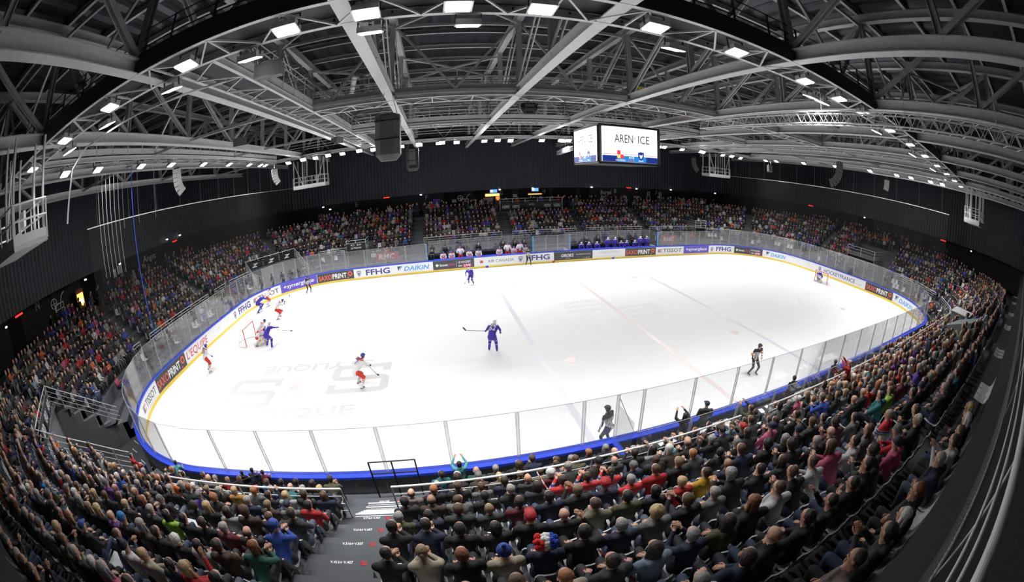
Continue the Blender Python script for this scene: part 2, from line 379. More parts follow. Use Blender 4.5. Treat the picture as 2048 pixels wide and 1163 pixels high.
panel('charcoal advert sheet with slanted white lettering', charcoal, 61.4, 65.8, [('OROKS', whitep, 62.2, 63.6, .52, .86, .03, .2), ('EQUIPEMENTIER HOCKEY', whitep, 63.9, 65.6, .68, .80, .01, 0), ('1 2 3', whitep, 64.8, 65.4, .32, .42, .01, 0), ('marque', whitep, 62.7, 63.2, .33, .42, 0, 0)])
panel('white advert sheet with pale thin capitals', white, 65.8, 69.7, [('CREDISSIMMO', paleg, 66.6, 69.0, .66, .90, 0, 0), ('Pret immobilier 01 77 68 12 30', paleg, 66.3, 69.3, .32, .44, 0, 0)])
saxo(69.8, 73.9); tissot(74.0, 77.9); syner(78.0, 82.1); ffhg(82.1, 86.1, 83.4); fanseat(86.2, 90.3); daikin(90.5, 94.0); green(94.1, 98.4)
panel('white advert sheet with long dark lettering behind the goal', white, 98.5, 106.7, [('HOCKEYFRANCE', navy, 100.3, 105.2, .42, .86, .01, 0), ('.COM', paleg, 105.3, 106.2, .42, .60, .01, 0), lambda o: shield(o, 99.6)])
saxo(106.8, 110.9); daikin(111.0, 115.0)
panel('white advert sheet with red slanted capitals in the corner', white, 115.1, 119.5, [("L'EQUIPE", red, 115.6, 119.1, .34, .96, .0, .15)])
for nm, s_, m_ in (('blue_line_mark', 54.3, bluecap), ('centre_line_mark', 61.35, red), ('blue_line_mark', 68.3, bluecap)): board_patch(nm, m_, s_ - .15, s_ + .15, .0, .21, rb, -.016)

# ---------------------------------------------------------------- glass panels round the rink
def glass_panel(p0, p1, z0, z1, m, label, group):
    p0 = Vector(p0); p1 = Vector(p1); c = (p0 + p1) / 2; d = p1 - p0; rz = math.atan2(d.y, d.x); Lw = d.length
    e = tag(empty('glass_panel', (c.x, c.y, z0), rz), label, 'glass panel', group)
    MB().box((0, 0, (z1 - z0) / 2), (Lw - .02, .012, z1 - z0)).build('pane', m, e)
    MB().box((Lw / 2, 0, (z1 - z0) / 2), (.09, .03, z1 - z0)).build('support_post', postm, e)
    MB().box((Lw / 2 - .05, 0, (z1 - z0) / 2), (.004, .034, z1 - z0)).box((Lw / 2 + .05, 0, (z1 - z0) / 2), (.004, .034, z1 - z0)).build('post_edge', steel_w, e)
    MB().box((0, 0, z1 - z0), (Lw, .014, .012)).build('top_edge', steel, e)
    return e
# near straight: panes on even metres
G = 'glass panes above the boards'
k = 0
def near_name(x):
    return 'clear glass pane on the near boards, %s from the curved corner by the stepped platform'
xs = [x for x in range(-21, 22)]
edges = [-21.5, -20, -18, -16, -14, -12, -10, -8, -6.9, -6, -4, -2, 0, 2, 4, 6, 8, 10, 12, 14, 16, 18, 20, 21.5]
for i, (a, b) in enumerate(zip(edges[:-1], edges[1:])):
    glass_panel((a, -15.1, 0), (b, -15.1, 0), BH + .05, 2.9, glassm, 'clear glass pane on the near boards, %s from the stairwell corner' % ordn(i + 1), 'near side glass panes')
def arc_glass(s0, s1, n, zt, m, where):
    for i in range(n):
        a, _, _ = rink_at(s0 + (s1 - s0) * i / n, .1); b, _, _ = rink_at(s0 + (s1 - s0) * (i + 1) / n, .1)
        glass_panel(a, b, BH + .05, zt(i / n) if callable(zt) else zt, m, 'tall glass pane %s, %s clockwise' % (where, ordn(i + 1)), G)
A1 = 8.5 * PI / 2   # 13.35
arc_glass(0, A1, 9, lambda t: 2.95 + .25 * t, glassm, 'round the curved corner by the stepped platform')
arc_glass(A1, A1 + 13, 9, 3.2, glassf, 'behind the goal nearest the stairwell corner')
arc_glass(A1 + 13, 2 * A1 + 13, 10, 3.2, glassf, 'round the far curved corner by the dark tunnel')
s2 = 2 * A1 + 13
# far straight: panes up to the team benches
far_edges = [-21.5, -19.4, -17.2, -15.1, -12.95]
for i, (a, b) in enumerate(zip(far_edges[:-1], far_edges[1:])): glass_panel((a, 15.1, 0), (b, 15.1, 0), BH + .05, 2.95, glassf, 'glass pane on the far boards under the red banner, %s from the corner' % ordn(i + 1), G)
for i, (a, b) in enumerate(((-2.0, -.65), (-.65, .65), (.65, 2.03))): glass_panel((a, 15.1, 0), (b, 15.1, 0), BH + .05, 2.95, glassf, 'glass pane between the two team benches, %s from the white shirted team' % ordn(i + 1), G)
for i, (a, b) in enumerate(((13.0, 15.1), (15.1, 17.2), (17.2, 19.3), (19.3, 21.5))): glass_panel((a, 15.1, 0), (b, 15.1, 0), BH + .05, 2.95, glassf, 'glass pane on the far boards beyond the violet team bench, %s from it' % ordn(i + 1), G)
s3 = s2 + 43
arc_glass(s3, s3 + A1, 10, 3.2, glassf, 'round the far curved corner beside the violet team bench')
arc_glass(s3 + A1, s3 + A1 + 13, 9, 3.2, glassf, 'behind the goalkeeper in violet')
arc_glass(s3 + A1 + 13, s3 + 2 * A1 + 13, 9, lambda t: 3.15 - .25 * t, glassm, 'round the near curved corner beyond the scorers')
# team benches: back glass, side walls
for (x0, x1, who) in ((-12.95, -2.0, 'white shirted'), (2.03, 13.0, 'violet shirted')):
    n = 5
    for i in range(n):
        a = x0 + (x1 - x0) * i / n; b = x0 + (x1 - x0) * (i + 1) / n
        glass_panel((a, 17.1, 0), (b, 17.1, 0), .9, 2.85, glassf, 'glass pane behind the %s team bench, %s from its open end' % (who, ordn(i + 1)), 'glass behind the benches')
    b_ = tag(empty('team_bench', ((x0 + x1) / 2, 16.2, 0)), 'long bench of the %s team on a raised black floor' % who, 'bench')
    MB().box((0, .0, .275), (x1 - x0 - .1, 1.6, .55)).build('platform', rubber, b_)
    MB().box((0, .15, 1.0), (x1 - x0 - 1.2, .34, .05)).build('seat', bluecap, b_)
    mb = MB()
    for i in range(7): mb.box((-(x1 - x0) / 2 + .9 + i * (x1 - x0 - 1.8) / 6, .15, .77), (.06, .3, .44))
    mb.build('bracket', steel, b_)
    MB().box((0, .86, .95), (x1 - x0 - .1, .06, .75)).build('back_panel', black, b_)
for x in (-12.95, -2.0, 2.03, 13.0):
    o = tag(empty('bench_end_wall', (x, 15.1, 0)), 'light blue padded post and clear end wall at x'.replace(' at x', {-12.95: ' beside the red banner', -2.0: ' behind the official with raised hands', 2.03: ' nearest the first violet player', 13.0: ' by the white cross advert'}[x]), 'partition')
    MB().box((0, .06, 2.05), (.12, .12, 1.75)).build('padded_post', lightblue, o)
    MB().box((0, 1.05, 2.0), (.014, 1.9, 1.7)).build('pane', glassf, o); MB().box((0, 1.05, .58), (.08, 1.9, 1.15)).build('wall_panel', white, o)
# near penalty box / scorers' table region
pb = tag(empty('penalty_box_wall', (-6.95, -15.2, 0)), 'white cross wall with blue cap splitting the scorers area from the near walkway', 'partition')
MB().box((0, -.55, .6), (.10, 1.1, 1.15)).build('wall_panel', white, pb); MB().box((0, -.55, 1.19), (.2, 1.2, .05)).build('cap_rail', bluecap, pb); MB().box((0, -.6, 1.95), (.012, 1.0, 1.4)).build('pane', glassm, pb)
MB().tube((0, -.1, 2.88), (.02, -1.2, 2.3), .012).build('tie_rod', steel_d, pb)
x = -6.9; i = 0
while x < 8.5:
    i += 1; glass_panel((x, -16.45, 0), (x + 1.9, -16.45, 0), .95, 2.42, glassm, 'low glass pane behind the scorers area, %s from the white cross wall' % ordn(i), 'glass behind the scorers area'); x += 1.93
# ================================================================ STANDS
# (d_front, tread height) of rows 9 (lowest) .. 1 (highest), distance measured outwards from the boards
ROWS = {9: (.95, .95), 8: (1.6, 1.25), 7: (2.5, 1.95), 6: (3.35, 2.5), 5: (4.15, 3.0), 4: (4.95, 3.45), 3: (5.75, 3.9), 2: (6.55, 4.35), 1: (7.35, 4.8)}
CZ = 4.8
prof = [(.31, .0), (.31, .5), (.95, .5)]
for r in range(9, 0, -1):
    d, z = ROWS[r]; prof += [(d, z)]
    nd = ROWS[r - 1][0] if r > 1 else 8.25; prof += [(nd, z)]
prof += [(8.25, CZ), (13.5, CZ)]
def fx(d): return FARX * min(1., max(0., (d - .31) / .3))
# openings cut in the terrace: centre of the corner arc, direction, radial depth, half width
PITS = [((-21.5, -6.5), (-.618, -.786), 5.05, 2.65), ((-21.5, 8.4), (-.76, .65), 3.6, 3.3)]
def in_pit(x, y, m=0.):
    for (cx, cy), (ux, uy), dd, hw in PITS:
        px, py = x - cx, y - cy; a = px * ux + py * uy; b = abs(-px * uy + py * ux)
        if 8.5 + .3 < a < 8.5 + dd + m and b < hw + m: return True
    return False
mb = MB(); mb.ring([z for d, z in prof], [rloop(d, fx(d), 30) for d, z in prof])
kf = [i for i, f in enumerate(mb.f) if not in_pit(sum(mb.v[j][0] for j in f) / 4, sum(mb.v[j][1] for j in f) / 4)]
mb.f = [mb.f[i] for i in kf]; mb.mi = [0] * len(mb.f); tag(mb.build('floor_terrace', concrete), kind='structure')
def ztread(d):
    if d > 8.15: return CZ
    z = .5
    for r in range(9, 0, -1):
        if d >= ROWS[r][0]: z = ROWS[r][1]
    return z
def pit(lab, k, banners=False):
    (cx, cy), (ux, uy), dd, hw = PITS[k]; tx, ty = -uy, ux
    P = lambda d, t, z: (cx + ux * (8.5 + d) + tx * t, cy + uy * (8.5 + d) + ty * t, z)
    e = tag(empty('stairwell', (0, 0, 0)), lab, 'stairwell'); 
    MB().add([P(.3, -hw, .03), P(.3, hw, .03), P(dd, hw, .03), P(dd, -hw, .03)], [(0, 1, 2, 3)]).build('pit_floor', rubber, e)
    rz = math.atan2(ty, tx)
    mb = MB(); mb.box(P(dd + .1, 0, ztread(dd) / 2 + .04), (2 * hw + .5, .3, ztread(dd) + .08), rz)
    for r in range(9, 0, -1):
        d0, z = ROWS[r]; d1 = ROWS[r - 1][0] if r > 1 else 8.25
        if d0 > dd: continue
        d1 = min(d1, dd + .1)
        for s_ in (-1, 1): mb.box(P((d0 + d1) / 2, s_ * (hw + .12), z / 2 + .04), (.34, d1 - d0 + .02, z + .08), rz)
    mb.build('side_wall', concrete_l if k == 0 else concrete, e)
    for s_ in (-1, 1):
        for h_ in (.3, .55, .8, 1.05):
            MB().tube(P(.9, s_ * hw, .5 + h_ + .3), P(2.6, s_ * hw, 1.95 + h_), .02 if h_ > 1 else .013).tube(P(2.6, s_ * hw, 1.95 + h_), P(dd, s_ * hw, ztread(dd) + h_), .024 if h_ > 1 else .014).build('rail', steel_w, e)
        for q_ in range(5):
            d_ = 1.6 + (dd - 1.6) * q_ / 4; zt_ = ztread(d_) ; x_, y_, _ = P(d_, s_ * hw, 0); MB().box((x_, y_, zt_ + .5), (.05, .05, 1.1), rz).build('post', steel, e)
            if q_ < 4 and k == 0: d2 = 1.6 + (dd - 1.6) * (q_ + 1) / 4; MB().add([P(d_, s_ * (hw - .02), zt_ + .1), P(d2, s_ * (hw - .02), ztread(d2) + .1), P(d2, s_ * (hw - .02), ztread(d2) - .9), P(d_, s_ * (hw - .02), zt_ - .9)], [(0, 1, 2, 3)]).build('infill_panel', charcoal, e)
    for h_ in (.3, .55, .8, 1.05): MB().tube(P(dd, -hw, ztread(dd) + h_), P(dd, hw, ztread(dd) + h_), .026 if h_ > 1 else .014).build('rail', steel_w, e)
    n_ = 5 if k == 0 else 4
    for q_ in range(n_ + 1): x_, y_, _ = P(dd, -hw + 2 * hw * q_ / n_, 0); MB().box((x_, y_, ztread(dd) + .5), (.05, .05, 1.1), rz).build('post', steel, e)
    if banners:
        for q_ in range(3):
            t0 = -hw + .15 + q_ * 2.15; p = [P(dd - .05, t0, ztread(dd) + .1), P(dd - .05, t0 + 1.95, ztread(dd) + .1), P(dd - .05, t0 + 1.95, ztread(dd) + .85), P(dd - .05, t0, ztread(dd) + .85)]
            b_ = MB().add(p, [(0, 1, 2, 3)]).build('banner', black, e); A_ = Vector(P(dd - .07, t0 + 1.0, ztread(dd) + .25)); flat_text('banner_mark', whitep, 'Z', .9, .4, A_, (-tx, -ty, 0), (0, 0, 1), (-ux, -uy, 0), b_, bold=.06, shear=.3)
    else:
        for q_ in range(6):
            MB().box(P(.6 + .28 * (q_ % 3), -hw + .8 + q_ * .75, .05), (.7, .03, .01), rz + .3).build('floor_marking', nosing, e)
        for q_ in range(3): 
            b_ = MB().add([P(dd - .06, -hw + .5 + q_ * 1.5, ztread(dd) + .08), P(dd - .06, -hw + 1.7 + q_ * 1.5, ztread(dd) + .08), P(dd - .06, -hw + 1.7 + q_ * 1.5, ztread(dd) + .85), P(dd - .06, -hw + .5 + q_ * 1.5, ztread(dd) + .85)], [(0, 1, 2, 3)]).build('sign_panel', charcoal, e)
            flat_text('lettering', paleg, '80', .8, .4, Vector(P(dd - .08, -hw + 1.1 + q_ * 1.5, ztread(dd) + .28)), (-tx, -ty, 0), (0, 0, 1), (-ux, -uy, 0), b_, bold=.03)
    return e
pit('sunken dark stairwell with high steel railings and panels in the near corner stand', 0)
pit('dark tunnel mouth in the far corner with black banners on its upper rail', 1, True)
# two extra rows under the balcony, near side only
mb = MB(); mb.box((0, -23.75, 5.02), (64, .8, .5)); mb.box((0, -24.85, 5.2), (64, 1.4, .9)); tag(mb.build('floor_upper_terrace', concrete), kind='structure')
ROWN = {0: (8.35, 5.27), -1: (9.15, 5.65)}
# walls: lower concourse wall and the big corrugated upper wall, one object per side
def side_split(L):
    """indices by side of a closed loop"""
    n = len(L); q = (n) // 4; return q
def wall_ring(dist, z0, z1, m, nm, corr=False):
    X = 30 + dist; Y0 = -15 - dist; Y1 = 15 + dist + .2; r = 13.
    pts, Lt = rr(-X, X, Y0, Y1, r, .9 if not corr else .22)
    sides = {'left': [], 'far': [], 'right': [], 'near': []}
    for i, (x, y, nx, ny, s) in enumerate(pts):
        sd = ('left' if nx < 0 else 'right') if abs(nx) > abs(ny) + 1e-6 else ('far' if ny > 0 else 'near')
        sides[sd].append(i)
    n = len(pts)
    for sd, idx in sides.items():
        mb = MB(); seen = set(idx)
        # order the indices as a run
        st = next((i for i in idx if (i - 1) % n not in seen), idx[0]); run = []; j = st
        while j in seen or len(run) == 0: run.append(j); j = (j + 1) % n; 
        run.append(j % n)
        vs = []
        for k_, i in enumerate(run):
            x, y, nx, ny, s = pts[i]; o = (.035 if (i % 2 and corr) else 0.)
            vs += [(x + nx * o, y + ny * o, z0), (x + nx * o, y + ny * o, z1)]
        mb.add(vs, [(2 * i, 2 * i + 2, 2 * i + 3, 2 * i + 1) for i in range(len(run) - 1)])
        tag(mb.build('%s_%s' % (nm, sd), m), kind='structure')
wall_ring(13.2, CZ - .1, 7.75, wallc, 'wall_concourse')
wall_ring(11.9, 7.55, 18.4, wallm, 'wall', True)
# soffit between the two walls
mb = MB(); mb.ring([7.6, 7.6], [loop(-41.9, 41.9, -26.9, 27.1, 13.), loop(-43.25, 43.25, -28.25, 28.45, 13.)]); tag(mb.build('ceiling_soffit', wallc), kind='structure')

# aisles
AX_NEAR = [-24.6, -14.0, -3.5, 7.0, 17.5]; AX_FAR = [-22.6, -13.9, -3.9, 5.0, 13.8, 22.8]; AY = [-5.0, 5.5]
def is_aisle(x, y, w_=.62):
    if abs(x) <= 21.5 + 1e-6:
        A = AX_NEAR if y < 0 else AX_FAR
        return any(abs(x - a) < w_ for a in A)
    if -6.5 <= y <= 8.4: return any(abs(y - a) < w_ for a in AY)
    cx = math.copysign(21.5, x); cy = -6.5 if y < 0 else 8.4
    R0 = math.hypot(x - cx, y - cy); a = math.atan2(abs(y - cy), abs(x - cx))
    return abs(a - PI / 4) * R0 < w_
def stand_pt(kind, a, d):
    """kind: near/far at x=a, left/right at y=a, cXY corners"""
    if kind == 'near': return (a, -15 - d), (0, -1)
    if kind == 'far': return (a, 15 + FARX + d), (0, 1)
    if kind == 'left': return (-30 - d, a), (-1, 0)
    if kind == 'right': return (30 + d, a), (1, 0)
    sx = -1 if kind[1] == 'l' else 1; sy = -1 if kind[2] == 'n' else 1; c = .70710678
    cx = sx * 21.5; cy = -6.5 if sy < 0 else 8.4; R0 = 8.5 + d
    return (cx + sx * R0 * c, cy + sy * R0 * c), (sx * c, sy * c)
AISLES = [('near', a) for a in AX_NEAR if abs(a) < 21] + [('far', a) for a in AX_FAR if abs(a) < 21] + [('left', a) for a in AY] + [('right', a) for a in AY] + [('cln', 0), ('clf', 0), ('crf', 0), ('crn', 0)]
stairs_desc = {'near': 'near stand', 'far': 'far stand', 'left': 'end stand with the neon glass sign', 'right': 'end stand behind the violet goalkeeper', 'cln': 'near corner with the stairwell', 'clf': 'far corner with the dark tunnel', 'crf': 'far corner past the violet bench', 'crn': 'near corner beyond the scorers'}
cnt = {}
for kind, a in AISLES:
    cnt[kind] = cnt.get(kind, 0) + 1
    lab = 'grey stairway in the ' + stairs_desc[kind] + ('' if kind[0] == 'c' else ', %s from the neon signs' % ordn(cnt[kind]) if kind in ('near', 'far') else ', %s from the near side' % ordn(cnt[kind]))
    if kind == 'near' and a == -14.0: lab = 'stairway printed with seat row codes in the middle of the near stand'
    e = tag(empty('stairway', (0, 0, 0)), lab, 'stairs', 'aisle stairways')
    mt = MB(); mn = MB()
    for r in range({'cln': 1, 'clf': 3}.get(kind, 8), 0, -1):
        d, z = ROWS[r]; pz = ROWS[r + 1][1]; h = z - pz; ns = 4 if r == 7 else 2
        for k in range(ns):
            zz = pz + h * (k + 1) / ns if k < ns - 1 else z; dd = d - (ns - 1 - k) * (.2 if r == 7 else .30)
            if k < ns - 1:
                (x, y), n = stand_pt(kind, a, dd + (d - dd) / 2); mt.box((x, y, zz - (zz - pz) / 2), (1.1, (d - dd) + .01, zz - pz), math.atan2(n[1], n[0]) - PI / 2)
            if not ((kind == 'near' and r >= 7) or kind == 'cln'): continue
            (x, y), n = stand_pt(kind, a, dd + .022); mn.box((x, y, zz + .004), (1.1, .045, .012), math.atan2(n[1], n[0]) - PI / 2)
            if kind == 'near' and r in (7, 8, 9): (x, y), n = stand_pt(kind, a, dd + .10); mn.box((x, y, zz + .004), (1.1, .02, .010), math.atan2(n[1], n[0]) - PI / 2)
    mt.build('step', concrete, e); mn.build('nosing_strip', nosing, e) if mn.v else None
    if kind == 'near':
        for r in range(1, 10):
            d, z = ROWS[r]; ww = .44 if r < 8 else .31
            flat_text('seat_code', whitep, 'V.%d16\u2190V.%d07' % (r, r), ww, .068, (a - .12, -15 - d - .20, z), (1, 0, 0), (0, 1, 0), (0, 0, 1), e, bold=.03)
            mb = MB(); x0 = a + .30
            for k in range(3): mb.box((x0, -15 - d - .15 - k * .035, z + .006), (.12, .02, .002))
            mb.box((x0 - .055, -15 - d - .185, z + .006), (.02, .11, .002)); mb.build('seat_code_mark', mat('dull red stencil', (.55, .03, .05), .6), e)

# ---------------------------------------------------------------- guard rails
def rail(p, q, z, h=1.0, n=4, label='', posts=None, group='guard rails in front of the upper rows', r=.022, m=None):
    p = Vector((p[0], p[1], 0)); q = Vector((q[0], q[1], 0)); m = m or steel_w
    e = tag(empty('guard_rail', (p.x, p.y, z)), label, 'railing', group); d = q - p
    MB().tube((0, 0, h), (d.x, d.y, h), r * 1.25, 8).build('top_rail', m, e)
    for k in range(1, n): MB().tube((0, 0, h * k / n), (d.x, d.y, h * k / n), r * .6).build('mid_rail', m, e)
    k = posts or max(1, round(d.length / 1.6))
    for i in range(k + 1): v = d * (i / k); MB().box((v.x, v.y, h / 2), (.035, .035, h), math.atan2(d.y, d.x)).build('post', MAT['galvanised steel'], e)
    return e
zr = ROWS[7][1]; dr = 2.62
def blocks(A, lo, hi):
    e = [lo] + [a for a in A if lo < a < hi] + [hi]; return [(e[i] + .62 if i else e[i], e[i + 1] - .62 if i < len(e) - 2 else e[i + 1]) for i in range(len(e) - 1)]
for i, (a, b) in enumerate(blocks(AX_NEAR, -20.5, 21.5)):
    rail((a, -15 - dr), (b, -15 - dr), zr, label='bright steel guard rail of the near stand, %s section from the stepped platform' % ordn(i + 1))
for i, (a, b) in enumerate(blocks(AX_FAR, -21.5, 21.5)):
    if i == 0: continue
    rail((a, 15 + FARX + dr), (b, 15 + FARX + dr), zr, label='bright steel guard rail of the far stand, %s section from the stepped corner portal' % ordn(i))
for i, (a, b) in enumerate(blocks(AY, -6.5, 8.4)):
    rail((-30 - dr, a), (-30 - dr, b), zr, h=.8, label='steel guard rail behind the end glass with the goal scramble, %s section' % ordn(i + 1))
    rail((30 + dr, a), (30 + dr, b), zr, h=.8, label='steel guard rail behind the end glass of the violet goalkeeper, %s section' % ordn(i + 1))
def arcpt(kind, t, d):
    sx = -1 if kind[1] == 'l' else 1; sy = -1 if kind[2] == 'n' else 1; R0 = 8.5 + d
    return (sx * 21.5 + sx * R0 * math.cos(t), (-6.5 if sy < 0 else 8.4) + sy * R0 * math.sin(t))
for kind in ('clf', 'crf', 'crn'):
    for i, (t0, t1) in enumerate(((.06, .36), (.38, .72), (.85, 1.18), (1.2, 1.52))):
        if kind == 'clf' and i in (1, 2): continue
        rail(arcpt(kind, t0, dr), arcpt(kind, t1, dr), zr, h=.8, label='short angled steel guard rail in the %s, %s of four' % (stairs_desc[kind], ordn(i + 1)))

# ---------------------------------------------------------------- balcony below the camera
bl = tag(MB().box((0, -24.28, 6.73), (84, .36, .24)).build('floor_balcony', ledge), kind='structure')
tag(MB().box((0, -27.16, 6.73), (84, 5.4, .24)).build('floor_balcony_deck', ledge), kind='structure')
e = tag(empty('balcony_railing', (0, -24.49, 6.85)), 'thick galvanised balcony railing with wire mesh in the near corner of the picture', 'railing')
MB().tube((-13.0, 0, 1.38), (40, 0, 1.38), .034, 16).build('top_rail', steel_w, e)
for z in (.36, .90, 1.12): MB().tube((-13.0, .0, z), (40, .0, z), .015, 10).build('mid_rail', steel_w, e)
for i in range(13): MB().box((-8.9 + i * 3.8, -.07, .68), (.06, .012, 1.38)).build('post', steel_w, e)
mb = MB()
for i in range(0, 480): mb.beam((-13.0 + i * .07, .03, .02), (-13.0 + i * .07, .03, .52), .003, .003)
for i in range(13): z = .02 + i * .041; mb.beam((-13.0, .03, z), (21, .03, z), .003, .003)
mb.build('mesh_infill', meshm, e)
# ================================================================ ROOF
ZB = 13.22; ZT = 17.3
TX = [-37.6, -31.6, -25.6, -19.6, -13.7, -7.6, -1.7, 4.4, 10.4, 16.4, 22.4, 28.4, 34.4]
PY = [-27.5 + 5.5 * i for i in range(11)]
# corrugated deck
n = 330; X0 = -42.5; X1 = 42.5; vs = []
for i in range(n + 1):
    x = X0 + (X1 - X0) * i / n; z = 18.0 + (.09 if i % 4 in (1, 2) else 0.)
    vs += [(x, -28.5, z), (x, 28.5, z)]
tag(MB().add(vs, [(2 * i, 2 * i + 1, 2 * i + 3, 2 * i + 2) for i in range(n)]).build('ceiling', deckm), kind='structure')
for i in range(20):
    y = -27.5 + 2.75 * i; 
    o = MB().hbeam((-42, y, 17.84), (42, y, 17.84), .16, .28, .02).build('roof_purlin', steel)
    tag(o, 'long steel roof purlin under the corrugated deck, %s from the camera balcony' % ordn(i + 1), 'purlin', 'roof purlins')
for i, x in enumerate(TX):
    e = tag(empty('roof_truss', (x, 0, ZB)), 'deep galvanised roof truss crossing the rink, %s from the end wall with the neon signs' % ordn(i + 1), 'truss', 'roof trusses')
    MB().hbeam((0, -28.4, .22), (0, 27.9, .22), .40, .44, .035).build('bottom_chord', steel_w, e)
    MB().hbeam((0, -28.4, ZT - ZB + .2), (0, 27.9, ZT - ZB + .2), .34, .40, .035).build('top_chord', steel, e)
    for j, y in enumerate(PY):
        MB().hbeam((0, y, .44), (0, y, ZT - ZB), .26, .24, .03, (0, 1, 0)).build('vertical_member', steel, e)
    for j in range(len(PY) - 1):
        y0, y1 = PY[j], PY[j + 1]
        a, b = ((0, y0, ZT - ZB), (0, y1, .44)) if y0 < 0 else ((0, y1, ZT - ZB), (0, y0, .44))
        mb = MB(); 
        for s in (-.09, .09): mb.beam((s, a[1], a[2]), (s, b[1], b[2]), .05, .16)
        mb.build('diagonal_member', steel, e)
# cross bracing trusses between main trusses at the panel points
for k, y in enumerate((-16.5, -5.5, 5.5, 16.5)):
    for i in range(len(TX) - 1):
        x0, x1 = TX[i], TX[i + 1]; e = tag(empty('bracing_frame', (x0, y, ZB)), 'steel cross bracing, %s bay from neon sign end, %s line from the balcony' % (ordn(i + 1), ordn(k + 1)), 'bracing', 'cross bracing frames')
        L = x1 - x0; mid = L / 2
        for a, b, nm in (((.2, 0, .25), (L - .2, 0, .25), 'bottom_member'), ((.2, 0, 3.9), (L - .2, 0, 3.9), 'top_member')): MB().beam(a, b, .12, .16).build(nm, steel, e)
        MB().beam((.2, 0, 3.8), (mid, 0, .35), .11, .11).build('diagonal_member', steel, e); MB().beam((L - .2, 0, 3.8), (mid, 0, .35), .11, .11).build('diagonal_member', steel, e)
# wind bracing in the roof plane
for i in (3, 4, 8, 9):
    for j in (1, 3, 5, 7):
        x0, x1 = TX[i], TX[i + 1]; y0, y1 = PY[j], PY[j + 1]
        o = MB().beam((x0, y0, 17.2), (x1, y1, 17.2), .12, .12).beam((x0, y1, 17.05), (x1, y0, 17.05), .12, .12).build('wind_brace', steel)
        tag(o, 'diagonal roof brace between the %s and %s trusses, %s bay from the balcony' % (ordn(i + 1), ordn(i + 2), ordn(j + 1)), 'bracing', 'wind braces')
# ---------------------------------------------------------------- catwalks
def catwalk(name_lab, p, q, wid, side, style, group='catwalks'):
    """p->q line of the outer edge, walkway of width wid to the given side (+1 left of travel)"""
    p = Vector(p); q = Vector(q); d = (q - p); L = d.length; t = d / L; nrm = Vector((-t.y, t.x, 0)) * side
    e = tag(empty('catwalk', (p.x, p.y, ZB), math.atan2(d.y, d.x)), name_lab, 'catwalk', group); s = side
    for y in (0, wid * s): MB().hbeam((0, y, .1), (L, y, .1), .14, .22, .02).build('edge_beam', steel_w, e)
    mb = MB(); k = max(1, round(L / 2.0))
    for i in range(k):
        a = L * i / k; b = L * (i + 1) / k
        mb.beam((a, .02 * s, .0), ((a + b) / 2, (wid - .02) * s, .0), .05, .05); mb.beam(((a + b) / 2, (wid - .02) * s, .0), (b, .02 * s, .0), .05, .05); mb.beam((a, 0, .02), (a, wid * s, .02), .05, .05)
    mb.build('floor_bracing', steel_w, e)
    MB().box((L / 2, wid * s / 2, .24), (L, wid - .1, .025)).build('grating', steel_d, e)
    kp = max(1, round(L / 1.4))
    for y, dark in ((0, style == 'dark'), (wid * s, False)):
        if style == 'dark' and y == 0: MB().box((L / 2, -.06 * s, .30), (L, .03, .56)).build('side_panel', steel_d, e)
        if style == 'kick' or (style == 'mesh'): MB().box((L / 2, y, .44), (L, .02, .30)).build('kick_panel', mat('bright galvanised kick panel', (.86, .86, .86), .35, .1), e)
        for z in ((.75, 1.0, 1.3) if style != 'mesh' else (1.15, 1.4)): MB().tube((0, y, z), (L, y, z), .022).build('handrail', steel_d if style == 'dark' and y == 0 else steel_w, e)
        mb = MB()
        for i in range(kp + 1): mb.box((L * i / kp, y, .72), (.05, .05, 1.2))
        mb.build('rail_posts', steel_d if style == 'dark' else steel_w, e)['kind'] = 'stuff'
        if style == 'mesh':
            mb = MB(); nn = int(L / .16)
            for i in range(nn): mb.beam((i * .16, y, .62), (i * .16, y, 1.1), .012, .012)
            for z in (.62, .78, .94, 1.1): mb.beam((0, y, z), (L, y, z), .012, .012)
            mb.build('mesh_infill', meshm, e)
    return e
catwalk('dark sided catwalk nearest the camera carrying the big square floodlights', (-31, -16.6, 0), (31, -16.6, 0), 1.35, 1, 'dark')
catwalk('dark sided catwalk above the far boards carrying a row of floodlights', (31, 16.6, 0), (-31, 16.6, 0), 1.35, 1, 'dark')
catwalk('galvanised catwalk with handrails, nearer of the two over the middle of the ice', (-17.6, -5.4, 0), (17.6, -5.4, 0), 1.3, 1, 'kick')
catwalk('galvanised catwalk with handrails, farther of the two over the middle of the ice', (-17.6, 5.4, 0), (17.6, 5.4, 0), 1.3, -1, 'kick')
for sx, nm in ((-1, 'neon sign end'), (1, 'violet goalkeeper end')):
    catwalk('mesh sided catwalk over the goal area at the %s' % nm, (sx * 17.6, -15.2, 0), (sx * 17.6, 15.2, 0), 1.3, 1 if sx < 0 else -1, 'mesh')
    catwalk('mesh sided catwalk running behind the goal line at the %s' % nm, (sx * 28.4, -15.1, 0), (sx * 28.4, 15.1, 0), 1.3, 1 if sx < 0 else -1, 'mesh')
